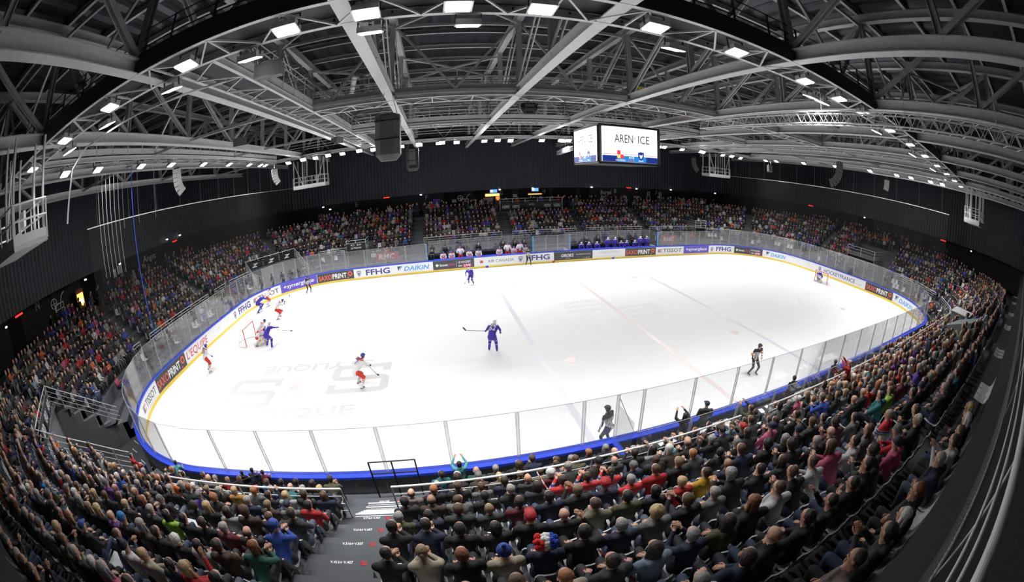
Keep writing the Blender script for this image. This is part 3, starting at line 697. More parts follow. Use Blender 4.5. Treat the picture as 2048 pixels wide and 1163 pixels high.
# lighting trusses: triangular silver box trusses
def box_truss(lab, p, q, w_=.4):
    p = Vector(p); q = Vector(q); d = q - p; L = d.length
    e = tag(empty('lighting_truss', p, math.atan2(d.y, d.x)), lab, 'lighting truss', 'silver lighting trusses')
    cs = ((-w_ / 2, 0), (w_ / 2, 0), (-w_ / 2, w_), (w_ / 2, w_))
    for y, z in cs: MB().tube((0, y, z), (L, y, z), .028, 8).build('chord', steel_w, e)
    mb = MB(); k = round(L / .5)
    for i in range(k):
        a = L * i / k; b = L * (i + 1) / k; m_ = (a + b) / 2
        for (y0, z0), (y1, z1) in ((cs[0], cs[2]), (cs[1], cs[3]), (cs[0], cs[1]), (cs[2], cs[3])): mb.tube((a, y0, z0), (m_, y1, z1), .014, 4); mb.tube((m_, y1, z1), (b, y0, z0), .014, 4)
    mb.build('lattice', steel_w, e)['kind'] = 'stuff'
    for i in range(1, 5): MB().tube((L * i / 5, 0, w_), (L * i / 5, 0, w_ + ZB - p.z - .35), .012, 4).build('hanging_cable', steel, e)
    return e
box_truss('long silver lattice lighting truss hung in front of the scoreboard, nearer of two', (-.1, -9.6, 11.6), (.1, -26.5, 11.6))
box_truss('long silver lattice lighting truss hung on the goalkeeper side, farther of two', (16.4, -10.2, 11.6), (16.0, -26.5, 11.6))
box_truss('short silver lattice lighting truss hung behind the scoreboard', (1.2, 12.2, 11.7), (2.6, 20.6, 11.7))
# ---------------------------------------------------------------- floodlights
NLAMP = 0
def floodlight(x, y, z, rz, lab, tilt=0., group='square floodlights', key='floodlight', size=(.52, .42)):
    e = tag(empty('floodlight', (x, y, z), rz), lab, 'floodlight', group)
    a, b = size
    MB().box((0, 0, .10), (a + .06, b + .06, .16)).add([(-a / 2 - .05, -b / 2 - .05, .02), (a / 2 + .05, -b / 2 - .05, .02), (a / 2 + .05, b / 2 + .05, .02), (-a / 2 - .05, b / 2 + .05, .02)], [(0, 1, 2, 3)]).build('housing', steel, e)
    MB().box((0, 0, .005), (a, b, .02)).build('lens', MAT.get('lamp lens') or mat('lamp lens', (1., .98, .94), .3, emit=14.), e)
    mb = MB(); mb.box((-a / 2 - .04, 0, .25), (.03, .04, .34)); mb.box((a / 2 + .04, 0, .25), (.03, .04, .34)); mb.box((0, 0, .42), (a + .1, .04, .03)); mb.build('bracket', steel_d, e)
    ld = bpy.data.lights.get(key)
    if ld is None:
        ld = bpy.data.lights.new(key, 'AREA'); ld.shape = 'RECTANGLE'; ld.size = a; ld.size_y = b; ld.color = (1, .99, .985)
        ld.energy = LAMP_W * (.60 if key == 'near_floodlight' else 1.5); ld.spread = math.radians(92 if key == 'near_floodlight' else LAMP_SPREAD)
    lo = bpy.data.objects.new('lamp', ld); col.objects.link(lo); lo.parent = e; lo.location = (0, 0, -.015)
    e.rotation_euler = (tilt, 0, rz)
    return e
MAT['lamp lens'] = mat('lamp lens', (1., .98, .94), .3, emit=9.); MAT['lamp lens'].cycles.emission_sampling = 'NONE'
rowA = [-27.4, -24.2, -21.2, -17.9, -15.0, -13.15, -11.2, -9.4, -6.6, -3.9, -.6, 1.75, 3.9, 7.1, 10.4, 13.6, 17.0, 20.4, 23.8, 27.2]
rowB = [-25.3, -22.5, -19.2, -16.4, -13.2, -10.9, -5.4, 1.15, 1.98, 7.5, 13.7, 19.2, 24.6]
for i, x in enumerate(rowA): floodlight(x, -16.15, 12.95, 0, 'square floodlight under near catwalk, outer edge, %s from neon sign end' % ordn(i + 1), -.10, key='near_floodlight')
for i, x in enumerate(rowB): floodlight(x, -15.1, 12.9, 0, 'square floodlight under near catwalk, inner edge, %s from neon sign end' % ordn(i + 1), .28, key='near_floodlight')
for i, x in enumerate(rowA): floodlight(x, 16.15, 12.95, 0, 'floodlight under far catwalk, outer edge, %s from neon sign end' % ordn(i + 1), -.62 if i % 2 else -.5)
for i, x in enumerate(rowB): floodlight(x, 15.1, 12.9, 0, 'floodlight under far catwalk, inner edge, %s from neon sign end' % ordn(i + 1), -.6)
for i, y in enumerate((-13.0, -10.4, -6.4, -3.1, 1.2, 5.4, 9.4, 12.0, 13.2)):
    floodlight(-28.9, y, 12.9, PI / 2, 'floodlight under end catwalk at neon sign end, %s from balcony side' % ordn(i + 1), -.35)
for i, y in enumerate((-13.5, -12.0, -9.5, -7.6, -4.0, 1.0, 6.0, 10.8, 12.8)):
    floodlight(28.9, y, 12.9, PI / 2, 'floodlight under end catwalk above violet goalkeeper, %s from balcony side' % ordn(i + 1), .35)
# ================================================================ THINGS HUNG FROM THE ROOF
screenw = mat('lit white screen', (.93, .95, 1.), .4, emit=1.15)
def emis(name, c, e): return mat(name, c, .5, emit=e)
s_navy = emis('lit navy screen', (.01, .03, .22), 1.); s_blue = emis('lit blue screen', (.02, .20, .55), 1.); s_red = emis('lit red print', (.85, .04, .08), 1.); s_ink = emis('lit dark print', (.03, .03, .035), .4)
s_gold = emis('lit gold print', (.85, .6, .2), 1.)
sb = tag(empty('scoreboard', (0, 0, 9.95)), 'four sided video scoreboard cube showing the arena name over the centre ice', 'scoreboard')
MB().box((0, 0, 1.2), (4.05, 4.05, 2.3)).box((0, 0, 2.42), (4.3, 4.3, .12)).box((0, 0, .02), (4.3, 4.3, .1)).build('cabinet', black, sb)
for (dx, dy) in ((0, -1), (-1, 0), (0, 1), (1, 0)):
    nrm = Vector((dx, dy, 0)); rt = Vector((-dy, dx, 0)); up = Vector((0, 0, 1)); c = nrm * 2.16
    sc_ = MB().box((c.x, c.y, 1.22), (3.86 if dx == 0 else .1, .1 if dx == 0 else 3.86, 2.2)).build('screen', screenw, sb)
    def q(nm, m, a0, a1, z0, z1, off=.056, par=sc_):
        p = [c + nrm * off + rt * a + up * z for a, z in ((a0, z0), (a1, z0), (a1, z1), (a0, z1))]; return MB().add(p, [(0, 1, 2, 3)]).build(nm, m, par)
    q('score_band', s_navy, -1.93, 1.93, .12, .50); q('score_band', s_blue, -.9, 1.1, .12, .50, .058); q('red_stripe', s_red, -1.93, 1.93, .58, .61)
    def T(txt, m, w_, h, a, z, b=0): return flat_text('screen_lettering', m, txt, w_, h, c + rt * a + up * z, rt, up, nrm, sc_, bold=b, off=.062)
    T('AREN', s_ink, 1.28, .52, -.48, 1.33); T('ICE', s_ink, .82, .52, .93, 1.33)
    MB().add([c + nrm * .062 + rt * a + up * z for a, z in ((.22, 1.58), (.26, 1.56), (.38, 1.74), (.34, 1.76))], [(0, 1, 2, 3)]).build('screen_accent', s_red, sc_)
    T('6:15', screenw, .36, .16, .05, .34, .02); T('0 1 0', s_red, .42, .13, .03, .15, .02); T('CZECH REPUBLIC', screenw, .68, .09, -.72, .18, .01); T('FRANCE', screenw, .34, .09, .72, .18, .01)
    q('crest', s_gold, -.95, -.72, .34, .58, .06); q('crest', s_red, -.72, -.50, .34, .58, .06); q('crest', s_red, -.95, -.72, .58, .84, .06); q('crest', screenw, -.72, -.50, .58, .84, .061)
    MB().add([c + nrm * .061 + rt * (.72 + a) + up * (.55 + z) for a, z in ((-.22, .2), (0, .26), (.22, .2), (.2, -.08), (0, -.3), (-.2, -.08))], [tuple(range(6))]).build('crest', s_navy, sc_)
    MB().add([c + nrm * .064 + rt * (.72 + a) + up * (.55 + z) for a, z in ((-.13, .1), (0, .02), (.13, .12), (.06, -.14), (-.05, -.16))], [(0, 1, 4), (1, 2, 3), (1, 3, 4)]).build('crest', screenw, sc_)
for sx, sy in ((-1, -1), (1, -1), (-1, 1), (1, 1)):
    MB().box((sx * 2.1, sy * 2.1, 1.22), (.18, .18, 2.3), PI / 4).build('corner_post', black, sb); MB().tube((sx * 1.6, sy * 1.6, 2.4), (sx * 1.6, sy * 1.6, 7.2), .015).build('hanging_cable', steel, sb)
MB().box((2.28, 0, 1.3), (.05, 3.3, 1.9)).build('side_banner', orange, sb)
# big subwoofer stack
def spk_box(lab, x, y, z0, z1, w_, dpt, m, hang):
    e = tag(empty('loudspeaker', (x, y, z0)), lab, 'loudspeaker', 'hung loudspeakers'); h = z1 - z0; b = w_ / 2; c = b * .55
    mb = MB(); pr = [(-b, dpt / 2), (-b, -dpt * .25), (-c, -dpt / 2), (c, -dpt / 2), (b, -dpt * .25), (b, dpt / 2)]
    zs = [(0, .62), (.22, .95), (.26, 1.), (h, 1.)]
    mb.ring([z for z, k in zs], [[(a * k, q_ * (k if k < 1 else 1)) for a, q_ in pr] for z, k in zs])
    o = len(mb.v); n = 6; mb.f.append(tuple(range(n - 1, -1, -1))); mb.mi.append(0); mb.f.append(tuple(range(3 * n, 4 * n))); mb.mi.append(0); mb.build('cabinet', m, e)
    MB().box((0, -dpt / 2 - .01, h * .62), (2 * c, .02, h * .70)).build('grille', MAT['speaker grille'] if m != grille else mat('olive grey grille', (.17, .17, .145), .7), e)
    for k in (.42, .82): MB().box((0, 0, h * k + .1), (w_ + .03, dpt + .04, .04)).build('strap', black, e)
    for sx in (-1, 1): MB().tube((sx * b * .8, 0, h), (.15 * sx, 0, hang - z0), .014, 4).build('cable', steel, e)
    MB().box((0, 0, h + .04), (w_ * .7, .3, .06)).build('rigging_frame', black, e)
    return e
spk_box('big olive grey loudspeaker stack hung from the truss left of the scoreboard, strapped twice', -13.62, -7.3, 10.15, 12.12, 1.05, .8, mat('dark grey cabinet', (.11, .112, .11), .6), 13.2)
spk_box('black loudspeaker stack hung behind the big olive grey one', -13.5, 9.0, 10.1, 12.0, 1.0, .8, black, 13.2)
e = spk_box('small wide black loudspeaker hung over the middle of the ice', -7.05, -5.0, 12.3, 12.8, .85, .4, black, 13.2)
def line_array(lab, x, y, ztop, face, n=7, m=grille, m2=speakerw, sc=1.):
    """J shaped array: cabinets curving forward and under"""
    e = tag(empty('line_array_speaker', (x, y, ztop), face), lab, 'loudspeaker', 'curved line array speakers')
    px, pz, a = 0., 0., 0.
    for i in range(n):
        h = .30 * sc; a = math.radians([0, 3, 7, 14, 24, 38, 54, 72][i]); dx, dz = math.sin(a) * h, -math.cos(a) * h
        u = Vector((dx, 0, dz)).normalized(); f = Vector((-u.z, 0, u.x))
        c = Vector((px, 0, pz)) + u * h / 2
        mb = MB(); w2 = .42 * sc; d2 = .34 * sc; vs = []
        for s in (-1, 1):
            for vv in (-1, 1):
                for k in (-1, 1): vs.append(c + Vector((0, s * w2, 0)) + u * vv * h * .47 + f * k * d2 * (1 if k < 0 or True else 1))
        mb.add(vs, [(0, 1, 3, 2), (4, 6, 7, 5), (0, 4, 5, 1), (2, 3, 7, 6), (0, 2, 6, 4), (1, 5, 7, 3)]); cb = mb.build('cabinet', m, e)
        MB().add([v + Vector((0, s * .004, 0)) for s, ids in ((-1, (0, 1, 3, 2)), (1, (4, 6, 7, 5))) for v in [vs[k] for k in ids]], [(0, 1, 2, 3), (4, 5, 6, 7)]).build('side_plate', m2, cb)
        px += dx; pz += dz
    for s in (-.3, .3): MB().tube((0, s * sc, 0), (0, 0, 12.95 - ztop if ztop < 12.6 else .4), .012, 4).build('cable', steel, e)
    MB().box((0, 0, .04), (.5 * sc, .7 * sc, .06)).build('rigging_frame', black, e)
    return e
line_array('curved pale line array speaker hung at the neon sign end, nearer of two', -27.6, -4.1, 12.35, .67, 6, mat('pale grey cabinet', (.34, .34, .33), .5), speakerw, .85)
line_array('curved line array speaker hung at the neon sign end, farther of two', -27.6, 12.6, 12.3, .5, 6, grille, speakerw, .85)
line_array('curved black line array speaker just beyond the scoreboard', 24.0, 23.0, 12.6, -.65, 7, grille, grille, 1.0)
line_array('curved black line array speaker in the middle over the goalkeeper end stand', 24.0, -2.6, 12.9, 2.11, 8, grille, grille, 1.12)
line_array('short curved line array speaker over the goalkeeper end, below the lattice truss', 24.6, -8.2, 11.9, 2.0, 4, grille, speakerw, .8)
line_array('small cluster speaker hung at the far goalkeeper end', 27.2, 10.5, 12.2, -PI * .6, 4, grille, grille, .7)
for i, (x, y) in enumerate(((-16.2, -14.1), (-22.6, -4.0), (5.5, -13.4), (-18.6, 3.5))):
    e = tag(empty('loudspeaker', (x, y, 12.55), .4 * i), 'dark flat loudspeaker tucked under the roof steel, %s from the balcony' % ordn(i + 1), 'loudspeaker', 'hung loudspeakers')
    MB().add([(-.42, -.25, 0), (.42, -.25, 0), (.3, .3, .1), (-.3, .3, .1), (-.42, -.3, .45), (.42, -.3, .45), (.3, .3, .4), (-.3, .3, .4)], [(3, 2, 1, 0), (4, 5, 6, 7), (0, 1, 5, 4), (1, 2, 6, 5), (2, 3, 7, 6), (3, 0, 4, 7)]).build('cabinet', grille, e)
    MB().tube((0, 0, .42), (0, 0, .75), .02).build('bracket', steel_d, e)
# follow-spot platforms
def cage(lab, cx, cy, sx):
    e = tag(empty('spotlight_platform', (cx, cy, 10.2)), lab, 'platform', 'follow spot platforms'); W, D, H = 3.9, 1.7, 1.1
    MB().box((0, 0, -.09), (W, D, .18)).build('deck', steel_w, e); 
    mb = MB(); mb.box((0, -D / 2, .1), (W, .03, .25)); mb.box((0, D / 2, .1), (W, .03, .25)); mb.box((-W / 2, 0, .1), (.03, D, .25)); mb.box((W / 2, 0, .1), (.03, D, .25)); mb.build('toe_board', white, e)
    for z in (.62, 1.1):
        mb = MB(); mb.path([(-W / 2, -D / 2, z), (W / 2, -D / 2, z), (W / 2, D / 2, z), (-W / 2, D / 2, z), (-W / 2, -D / 2, z)], .03, 8); mb.build('rail', steel_w, e)
    for i in range(6): MB().box((-W / 2 + W * i / 5, -D / 2, .5), (.05, .05, 1.2)).box((-W / 2 + W * i / 5, D / 2, .5), (.05, .05, 1.2)).build('baluster', steel_w, e)
    for x in (-W / 2 + .1, -W / 2 + 1.2, W / 2 - .1, W / 2 - 1.0):
        for y in (-D / 2 + .1, D / 2 - .1): MB().box((x, y, 1.5), (.09, .09, 3.1)).build('hanger', steel_w, e)
    MB().beam((W / 2 - .1, -D / 2 + .1, 2.9), (W / 2 - 1.0, -D / 2 + .1, .1), .07, .07).beam((-W / 2 + .1, -D / 2 + .1, 2.9), (-W / 2 + 1.2, -D / 2 + .1, .1), .07, .07).build('brace', steel_w, e)
    lx = -sx * .6; mb = MB(); mb.box((lx - .2, 0, 1.5), (.05, .05, 3.)); mb.box((lx + .2, 0, 1.5), (.05, .05, 3.))
    for k in range(10): mb.tube((lx - .2, 0, .2 + k * .29), (lx + .2, 0, .2 + k * .29), .014)
    mb.build('ladder', steel_w, e); MB().box((sx * .6, .3, .8), (.45, .12, .5)).build('control_box', white, e)
cage('white steel follow spot platform in the nearest corner at the neon sign end', -26.2, -17.9, 1)
cage('white steel follow spot platform with ladder hanging at the far corner beside the loudspeakers', -25.8, 19.2, 1)
cage('white steel follow spot platform with ladder hanging at the far corner beyond the scoreboard', 25.2, 19.2, -1)
cage('white steel follow spot platform hanging over near corner beyond scorers', 27.2, -17.9, -1)
# duct, bent tube with net cables, rope, nets
o = tag(MB().path([(-17.8, -14.0, 12.95), (-21.4, -14.6, 12.9), (-24.2, -14.9, 12.7), (-25.1, -15.0, 12.2), (-25.3, -15.1, 11.2), (-25.4, -15.2, 10.4)], .038, 8).build('cable_tube', steel), 'long bent metal tube carrying the safety net cables near the neon sign end', 'tube')
for i in range(9):
    x = -29.9 + .35 * i if i < 6 else -27.8 + (i - 6) * 1.3; y = -9.6 + .05 * i
    tag(MB().tube((x, y, 12.9), (x, y, 7.6 if i < 6 else 9.7), .011, 4).build('net_cable', steel_w), 'thin pale vertical cable beside the end safety net, %s from the wall' % ordn(i + 1), 'cable', 'net cables')
tag(MB().tube((-30.0, -6.35, 13.2), (-30.0, -6.3, 3.2), .022, 6).build('rope', ropeb), 'blue rope hanging from the roof to the end glass beside the goal', 'rope')
e = tag(empty('safety_net', (-30.9, 8.0, 10.35)), 'fine dark safety net behind the goal hanging from a thin rail', 'net')
MB().tube((0, -18, 0), (0, 18, .1), .03, 6).build('top_rail', steel_w, e)
netv = bpy.data.materials.new('fine dark netting'); netv.use_nodes = True; nt = netv.node_tree; nt.nodes.clear()
_o = nt.nodes.new('ShaderNodeOutputMaterial'); _t = nt.nodes.new('ShaderNodeBsdfTransparent'); _d = nt.nodes.new('ShaderNodeBsdfDiffuse'); _x = nt.nodes.new('ShaderNodeMixShader'); _x.inputs[0].default_value = .10; _d.inputs[0].default_value = (.05, .05, .05, 1)
nt.links.new(_t.outputs[0], _x.inputs[1]); nt.links.new(_d.outputs[0], _x.inputs[2]); nt.links.new(_x.outputs[0], _o.inputs[0])
MB().box((0, -.0, -3.55), (.01, 35.8, 7.1)).build('netting', netv, e)
for i in range(12): MB().tube((0, -17 + i * 3.1, 0), (0, -17 + i * 3.1, 2.8), .008, 4).build('suspension_line', steel, e)
e = tag(empty('safety_net', (30.9, 0, 10.35)), 'fine dark safety net behind the violet goalkeeper hanging from a thin rail', 'net')
MB().tube((0, -14, 0), (0, 24, .1), .03, 6).build('top_rail', steel_w, e); MB().box((0, 5, -3.55), (.01, 37.8, 7.1)).build('netting', netv, e)
for i in range(12): MB().tube((0, -13 + i * 3.1, 0), (0, -13 + i * 3.1, 2.8), .008, 4).build('suspension_line', steel, e)
for i, (x, y0, y1) in enumerate(((-34.5, -20, 20), (36.5, -20, 20))): 
    tag(MB().tube((x, y0, 14.6), (x, y1, 14.6), .33, 14).build('air_duct', steel), 'round galvanised air duct running above the %s end stand' % ('neon sign', 'goalkeeper')[i], 'duct')
tag(MB().path([(-17.0, 1.0, 15.4), (-15.9, -3.4, 15.4), (-15.4, -3.9, 15.1), (-15.3, -4.1, 13.6)], .16, 10).build('air_duct', steel), 'bent round galvanised duct dropping beside the middle catwalk', 'duct')
for i, (x, y, z) in enumerate(((-7.0, -4.7, 13.95), (-6.0, -4.7, 13.95), (-2.6, -4.7, 13.95), (-3.6, -4.7, 13.9), (-9.6, 5.38, 13.9), (-8.8, 5.38, 13.9))):
    tag(mbox('control_box', white, (x, y, z + .05), (.55 - .15 * (i % 2), .2, .5)), 'white electrical box on the middle catwalk handrail, %s of six' % ordn(i + 1), 'electrical box', 'electrical boxes on the catwalks')
tag(mbox('warning_sign', mat('yellow sign', (.8, .7, .05), .5), (-1.0, -5.45, 14.1), (.32, .02, .28)), 'small yellow sign fixed to the middle catwalk', 'sign')
# ================================================================ CONCOURSE, SIGNS
def wsign(name, lab, cat, m, txt, w_, h, org, rt, nrm): 
    o = flat_text(name, m, txt, w_, h, org, rt, (0, 0, 1), nrm, None, bold=.02, off=.05); return tag(o, lab, cat)
pale = mat('pale wall paint', (.36, .37, .38), .6)
FYW = 27.12
for tx, x in (('F', -12.9), ('E', -22.4), ('G', -3.0), ('H', 2.9), ('I', 13.6), ('J', 20.6)):
    wsign('section_letter', 'pale section letter %s stencilled on the far concourse wall' % tx, 'letter sign', pale, tx, .35, .6, (x, 28.3, 6.75), (1, 0, 0), (0, -1, 0))
wsign('section_letter', 'pale section letter N stencilled beside the neon drinking glass', 'letter sign', pale, 'N', .5, .7, (-43.1, -9.0, 6.9), (0, 1, 0), (1, 0, 0))
wsign('wall_lettering', 'pale lettering reading Boreal Bar on the far concourse wall', 'wall lettering', mat('white wall lettering', (.6, .62, .63), .5), 'Boreal', 1.7, .62, (12.1, 28.2, 6.55), (1, 0, 0), (0, -1, 0))
wsign('wall_lettering', 'pale lettering reading Bar half hidden by people, below the larger word', 'wall lettering', MAT['white wall lettering'], 'Bar', .95, .5, (11.75, 28.2, 5.9), (1, 0, 0), (0, -1, 0))
wsign('wall_lettering', 'pale slanted lettering on the concourse wall of the stairwell end', 'wall lettering', MAT['white wall lettering'], 'Angst', 2.4, .8, (-43.0, 8.2, 6.2), (0, 1, 0), (1, 0, 0))
def cocktail(lab, org, rt, sc):
    rt = Vector(rt); up = Vector((0, 0, 1)); org = Vector(org); P = lambda a, z: org + rt * a * sc + up * z * sc
    mb = MB(); r = .028 * sc; mb.path([P(-.55, 1.6), P(-.38, 0), P(.38, 0), P(.55, 1.6), P(-.55, 1.6)], r, 6); mb.path([P(-.5, 1.2), P(.5, 1.2)], r, 6); mb.path([P(.1, 1.3), P(.45, 2.1), P(.85, 2.3)], r, 6)
    c = [P(-.62 + .38 * math.cos(a), 1.75 + .38 * math.sin(a)) for a in np.linspace(0, 2 * PI, 17)]; mb.path(c, r, 6)
    for k in (0, 4): mb.path([c[k], c[k + 8]], r * .7, 6)
    mb.path([P(-.1, .3), P(-.1, .5)], r * 2, 6); mb.path([P(.1, .6), P(.1, .8)], r * 2, 6)
    tag(mb.build('wall_emblem', mat('white outline sign', (.62, .62, .6), .5, emit=.12)), lab, 'sign')
cocktail('white outline sign of a drinking glass with straw at the dark end wall', (-43.05, -6.3, 4.9), (0, 1, 0), 1.0)
cocktail('white outline sign of a drinking glass with straw on the far concourse wall', (-7.9, 28.25, 5.0), (1, 0, 0), .92)
def figure_sign(lab, x):
    mb = MB(); P = lambda a, z: (x + a, 28.25, 4.9 + z)
    mb.path([P(.2 * math.cos(a), 1.95 + .2 * math.sin(a)) for a in np.linspace(0, 2 * PI, 13)], .025); mb.path([P(-.25, 1.65), P(-.35, .9), P(-.12, .9), P(-.15, 0), P(.1, 0), P(.12, .9), P(.35, 1.0), P(.22, 1.65), P(-.25, 1.65)], .025)
    tag(mb.build('wall_emblem', MAT['white outline sign']), lab, 'sign')
figure_sign('white outline sign of a standing figure, one beside a dark doorway', 19.3); figure_sign('white outline sign of a standing figure, other side of the dark doorway', 21.4)
opening = mat('unlit opening', (.004, .004, .005), .9)
for i, (x0, x1, side) in enumerate(((-10.6, -8.0, 'far'), (-6.6, -1.6, 'far'), (-.6, 3.6, 'far'), (4.2, 7.6, 'far'), (8.2, 9.6, 'far'), (19.7, 21.0, 'far'), (-2.9, 0.2, 'left'), (4.0, 6.4, 'left'), (-12.8, -11.2, 'left'), (-9.0, -6.8, 'right'), (2.0, 5.0, 'right'))):
    d_ = 'door_%d' % (i + 1)
    if side == 'far': o = mbox(d_, opening, ((x0 + x1) / 2, 28.36, 6.15), (x1 - x0, .1, 2.7))
    else: o = mbox(d_, opening, ((-43.16 if side == 'left' else 43.16), (x0 + x1) / 2, 6.15), (.1, x1 - x0, 2.7))
    tag(o, kind='structure')
warm = emis('warm lit bar glow', (1., .48, .16), 2.2); tv = emis('lit blue television', (.08, .22, .85), 2.4)
bar = tag(empty('snack_bar', (-4.4, 28.0, 4.8)), 'warm lit snack bar counter in the far concourse between dark openings', 'snack bar')
MB().box((0, 0, .55), (2.6, .5, 1.1)).build('counter', concrete_l, bar); MB().box((.2, .22, 2.0), (1.9, .04, .35)).build('lit_menu', warm, bar); MB().box((.9, .2, 1.5), (.5, .05, .5)).build('lit_display', emis('red orange glow', (1., .2, .05), 2.), bar); MB().box((-.4, .1, 1.4), (1.3, .4, .5)).build('shelf_goods', mat('pale goods', (.5, .45, .38), .7), bar)
bar = tag(empty('snack_bar', (1.6, 28.0, 4.8)), 'dim snack bar with small orange lights behind the black terrace banner', 'snack bar')
MB().box((0, .2, 1.9), (1.9, .04, .12)).build('lit_menu', warm, bar); MB().box((0, 0, .55), (3.2, .5, 1.1)).build('counter', concrete_l, bar)
bar = tag(empty('snack_bar', (-42.7, -3.7, 4.8)), 'small glowing orange kiosk at the dark end wall beside the drinking glass sign', 'snack bar')
MB().box((.1, 0, 1.15), (.1, .8, 1.0)).build('lit_display', emis('orange kiosk glow', (1., .42, .10), 2.6), bar); MB().box((.14, 0, 1.0), (.06, .5, .3)).build('lit_bulb', emis('kiosk bulb', (1., .85, .5), 8.), bar); MB().box((0, 0, 1.0), (.16, 1.0, 2.0)).build('cabinet', mat('dull red cabinet', (.25, .05, .03), .6), bar)
for i, x in enumerate((-4.2, 1.33)):
    e = tag(empty('television', (x, 27.0, 7.35)), 'small bright blue television hung under the far bulkhead, %s' % ('above the lit bar', 'above the black terrace banner')[i], 'television')
    MB().box((0, .04, 0), (.98, .06, .48)).build('casing', black, e); MB().box((0, 0, 0), (.92, .02, .42)).build('screen', tv, e); MB().box((-.25, -.014, 0), (.3, .01, .26)).build('screen_picture', screenw, e)
ledr = emis('red led strip', (1., .03, .03), 1.6)
for i, (p, s_, w_) in enumerate((((-18.1, 26.98, 7.58), (1, 0, 0), 'above the far block right of the stepped portal'), ((15.2, 26.98, 7.6), (1, 0, 0), 'above the pale outline figures'), ((-41.78, -11.9, 7.4), (0, 1, 0), 'beside the drinking glass sign'), ((-41.78, 12.2, 7.45), (0, 1, 0), 'over the far end corner'), ((41.78, 13.8, 7.55), (0, 1, 0), 'over the goalkeeper end, farther one'), ((41.78, -10.8, 7.4), (0, 1, 0), 'over the goalkeeper end, nearer one'))):
    o = mbox('red_led_display', ledr, p, (.75 if s_[0] else .05, .05 if s_[0] else .9, .12)); tag(o, 'narrow red lit display on the wall ' + w_, 'display', 'red lit displays')
wl = emis('small white lamp', (.9, .95, 1.), 7.); k = 0
for p in [(-13.6, 27.0, 7.5), (-3.4, 27.0, 7.5), (1.0, 27, 7.55), (9.4, 27.0, 7.6), (22.6, 27, 7.55), (-26.6, 26.2, 7.4), (-25.6, 26.0, 7.0), (-41.6, 10.5, 7.9), (-41.6, 13.2, 7.9), (-41.7, 2.0, 7.3), (-41.7, -3.2, 7.3), (-41.7, -13.6, 7.2), (30.5, 25.6, 7.5), (41.7, 3.0, 7.5), (41.7, -15.5, 7.3), (16.5, 27, 7.5)]:
    k += 1; o = MB().box(p, (.22, .14, .10)).build('wall_lamp', wl); tag(o, 'tiny white lamp under the dark bulkhead, %s clockwise from the far middle' % ordn(k), 'lamp', 'tiny lamps under the bulkhead')
# posters and pale notices
for i, (p, s_) in enumerate((((-9.3, 28.26, 6.3), 'beside the violet banner'), ((-1.15, 28.26, 6.55), 'by the black opening over the terrace'))): tag(mbox('notice', paleg, p, (.55, .03, .4)), 'small white notice on the far concourse wall ' + s_, 'notice')
for i, (y, z) in enumerate(((2.1, 6.6), (2.9, 6.75))): tag(mbox('notice', paleg, (-43.0, y, z), (.03, .5, .75)), 'white notice on the dark end wall, %s of two side by side' % ordn(i + 1), 'notice')
tag(mbox('pull_up_banner', purple, (-11.6, 27.9, 5.8), (1.0, .05, 2.0)), 'tall violet banner standing at the far concourse wall', 'banner')
# far terrace with banner and its railing
e = tag(empty('banner_railing', (.35, 24.2 + .9, 4.8)), 'long black banner with white lettering on the standing terrace rail of the far stand', 'banner railing')
MB().tube((-4.1, 0, 1.55), (4.1, 0, 1.55), .03, 8).tube((-4.1, 0, 1.2), (4.1, 0, 1.2), .02).build('top_rail', steel_w, e)
for i in range(6): MB().box((-4.1 + 1.64 * i, 0, .78), (.05, .05, 1.56)).build('post', steel_w, e)
b_ = MB().box((0, -.05, .55), (8.1, .02, .95)).build('banner', black, e)
for x, t in ((-3.3, 'HEIPIX'), (-2.0, 'HEIPIX'), (2.1, 'HEIPIX'), (3.4, 'HEIPIX')): flat_text('lettering', whitep, t, .95, .42, (x, -.06, .3), (1, 0, 0), (0, 0, 1), (0, -1, 0), b_, bold=.02)
flat_text('lettering', whitep, 'UCPA', .7, .2, (0, -.06, .62), (1, 0, 0), (0, 0, 1), (0, -1, 0), b_, bold=.02); flat_text('lettering', greyp, 'SPORT VACANCES', 1.2, .12, (0, -.06, .4), (1, 0, 0), (0, 0, 1), (0, -1, 0), b_)
# red/white banners behind the far glass
for i, (x0, x1, z0, z1, w_) in enumerate(((-18.5, -16.1, 1.25, 2.05, 'beside the stepped corner portal'), (14.9, 17.2, 1.2, 2.05, 'beyond the violet team bench'))):
    e = tag(empty('banner', ((x0 + x1) / 2, 17.3, z0)), 'red banner with big white capitals hung behind the far glass ' + w_, 'banner'); Wd = x1 - x0
    MB().box((0, 0, (z1 - z0) / 2), (Wd, .02, z1 - z0)).build('cloth', red, e); flat_text('lettering', whitep, 'RMC', Wd * .72, .55, (-.05, -.012, .14), (1, 0, 0), (0, 0, 1), (0, -1, 0), e, bold=.03, shear=.1)
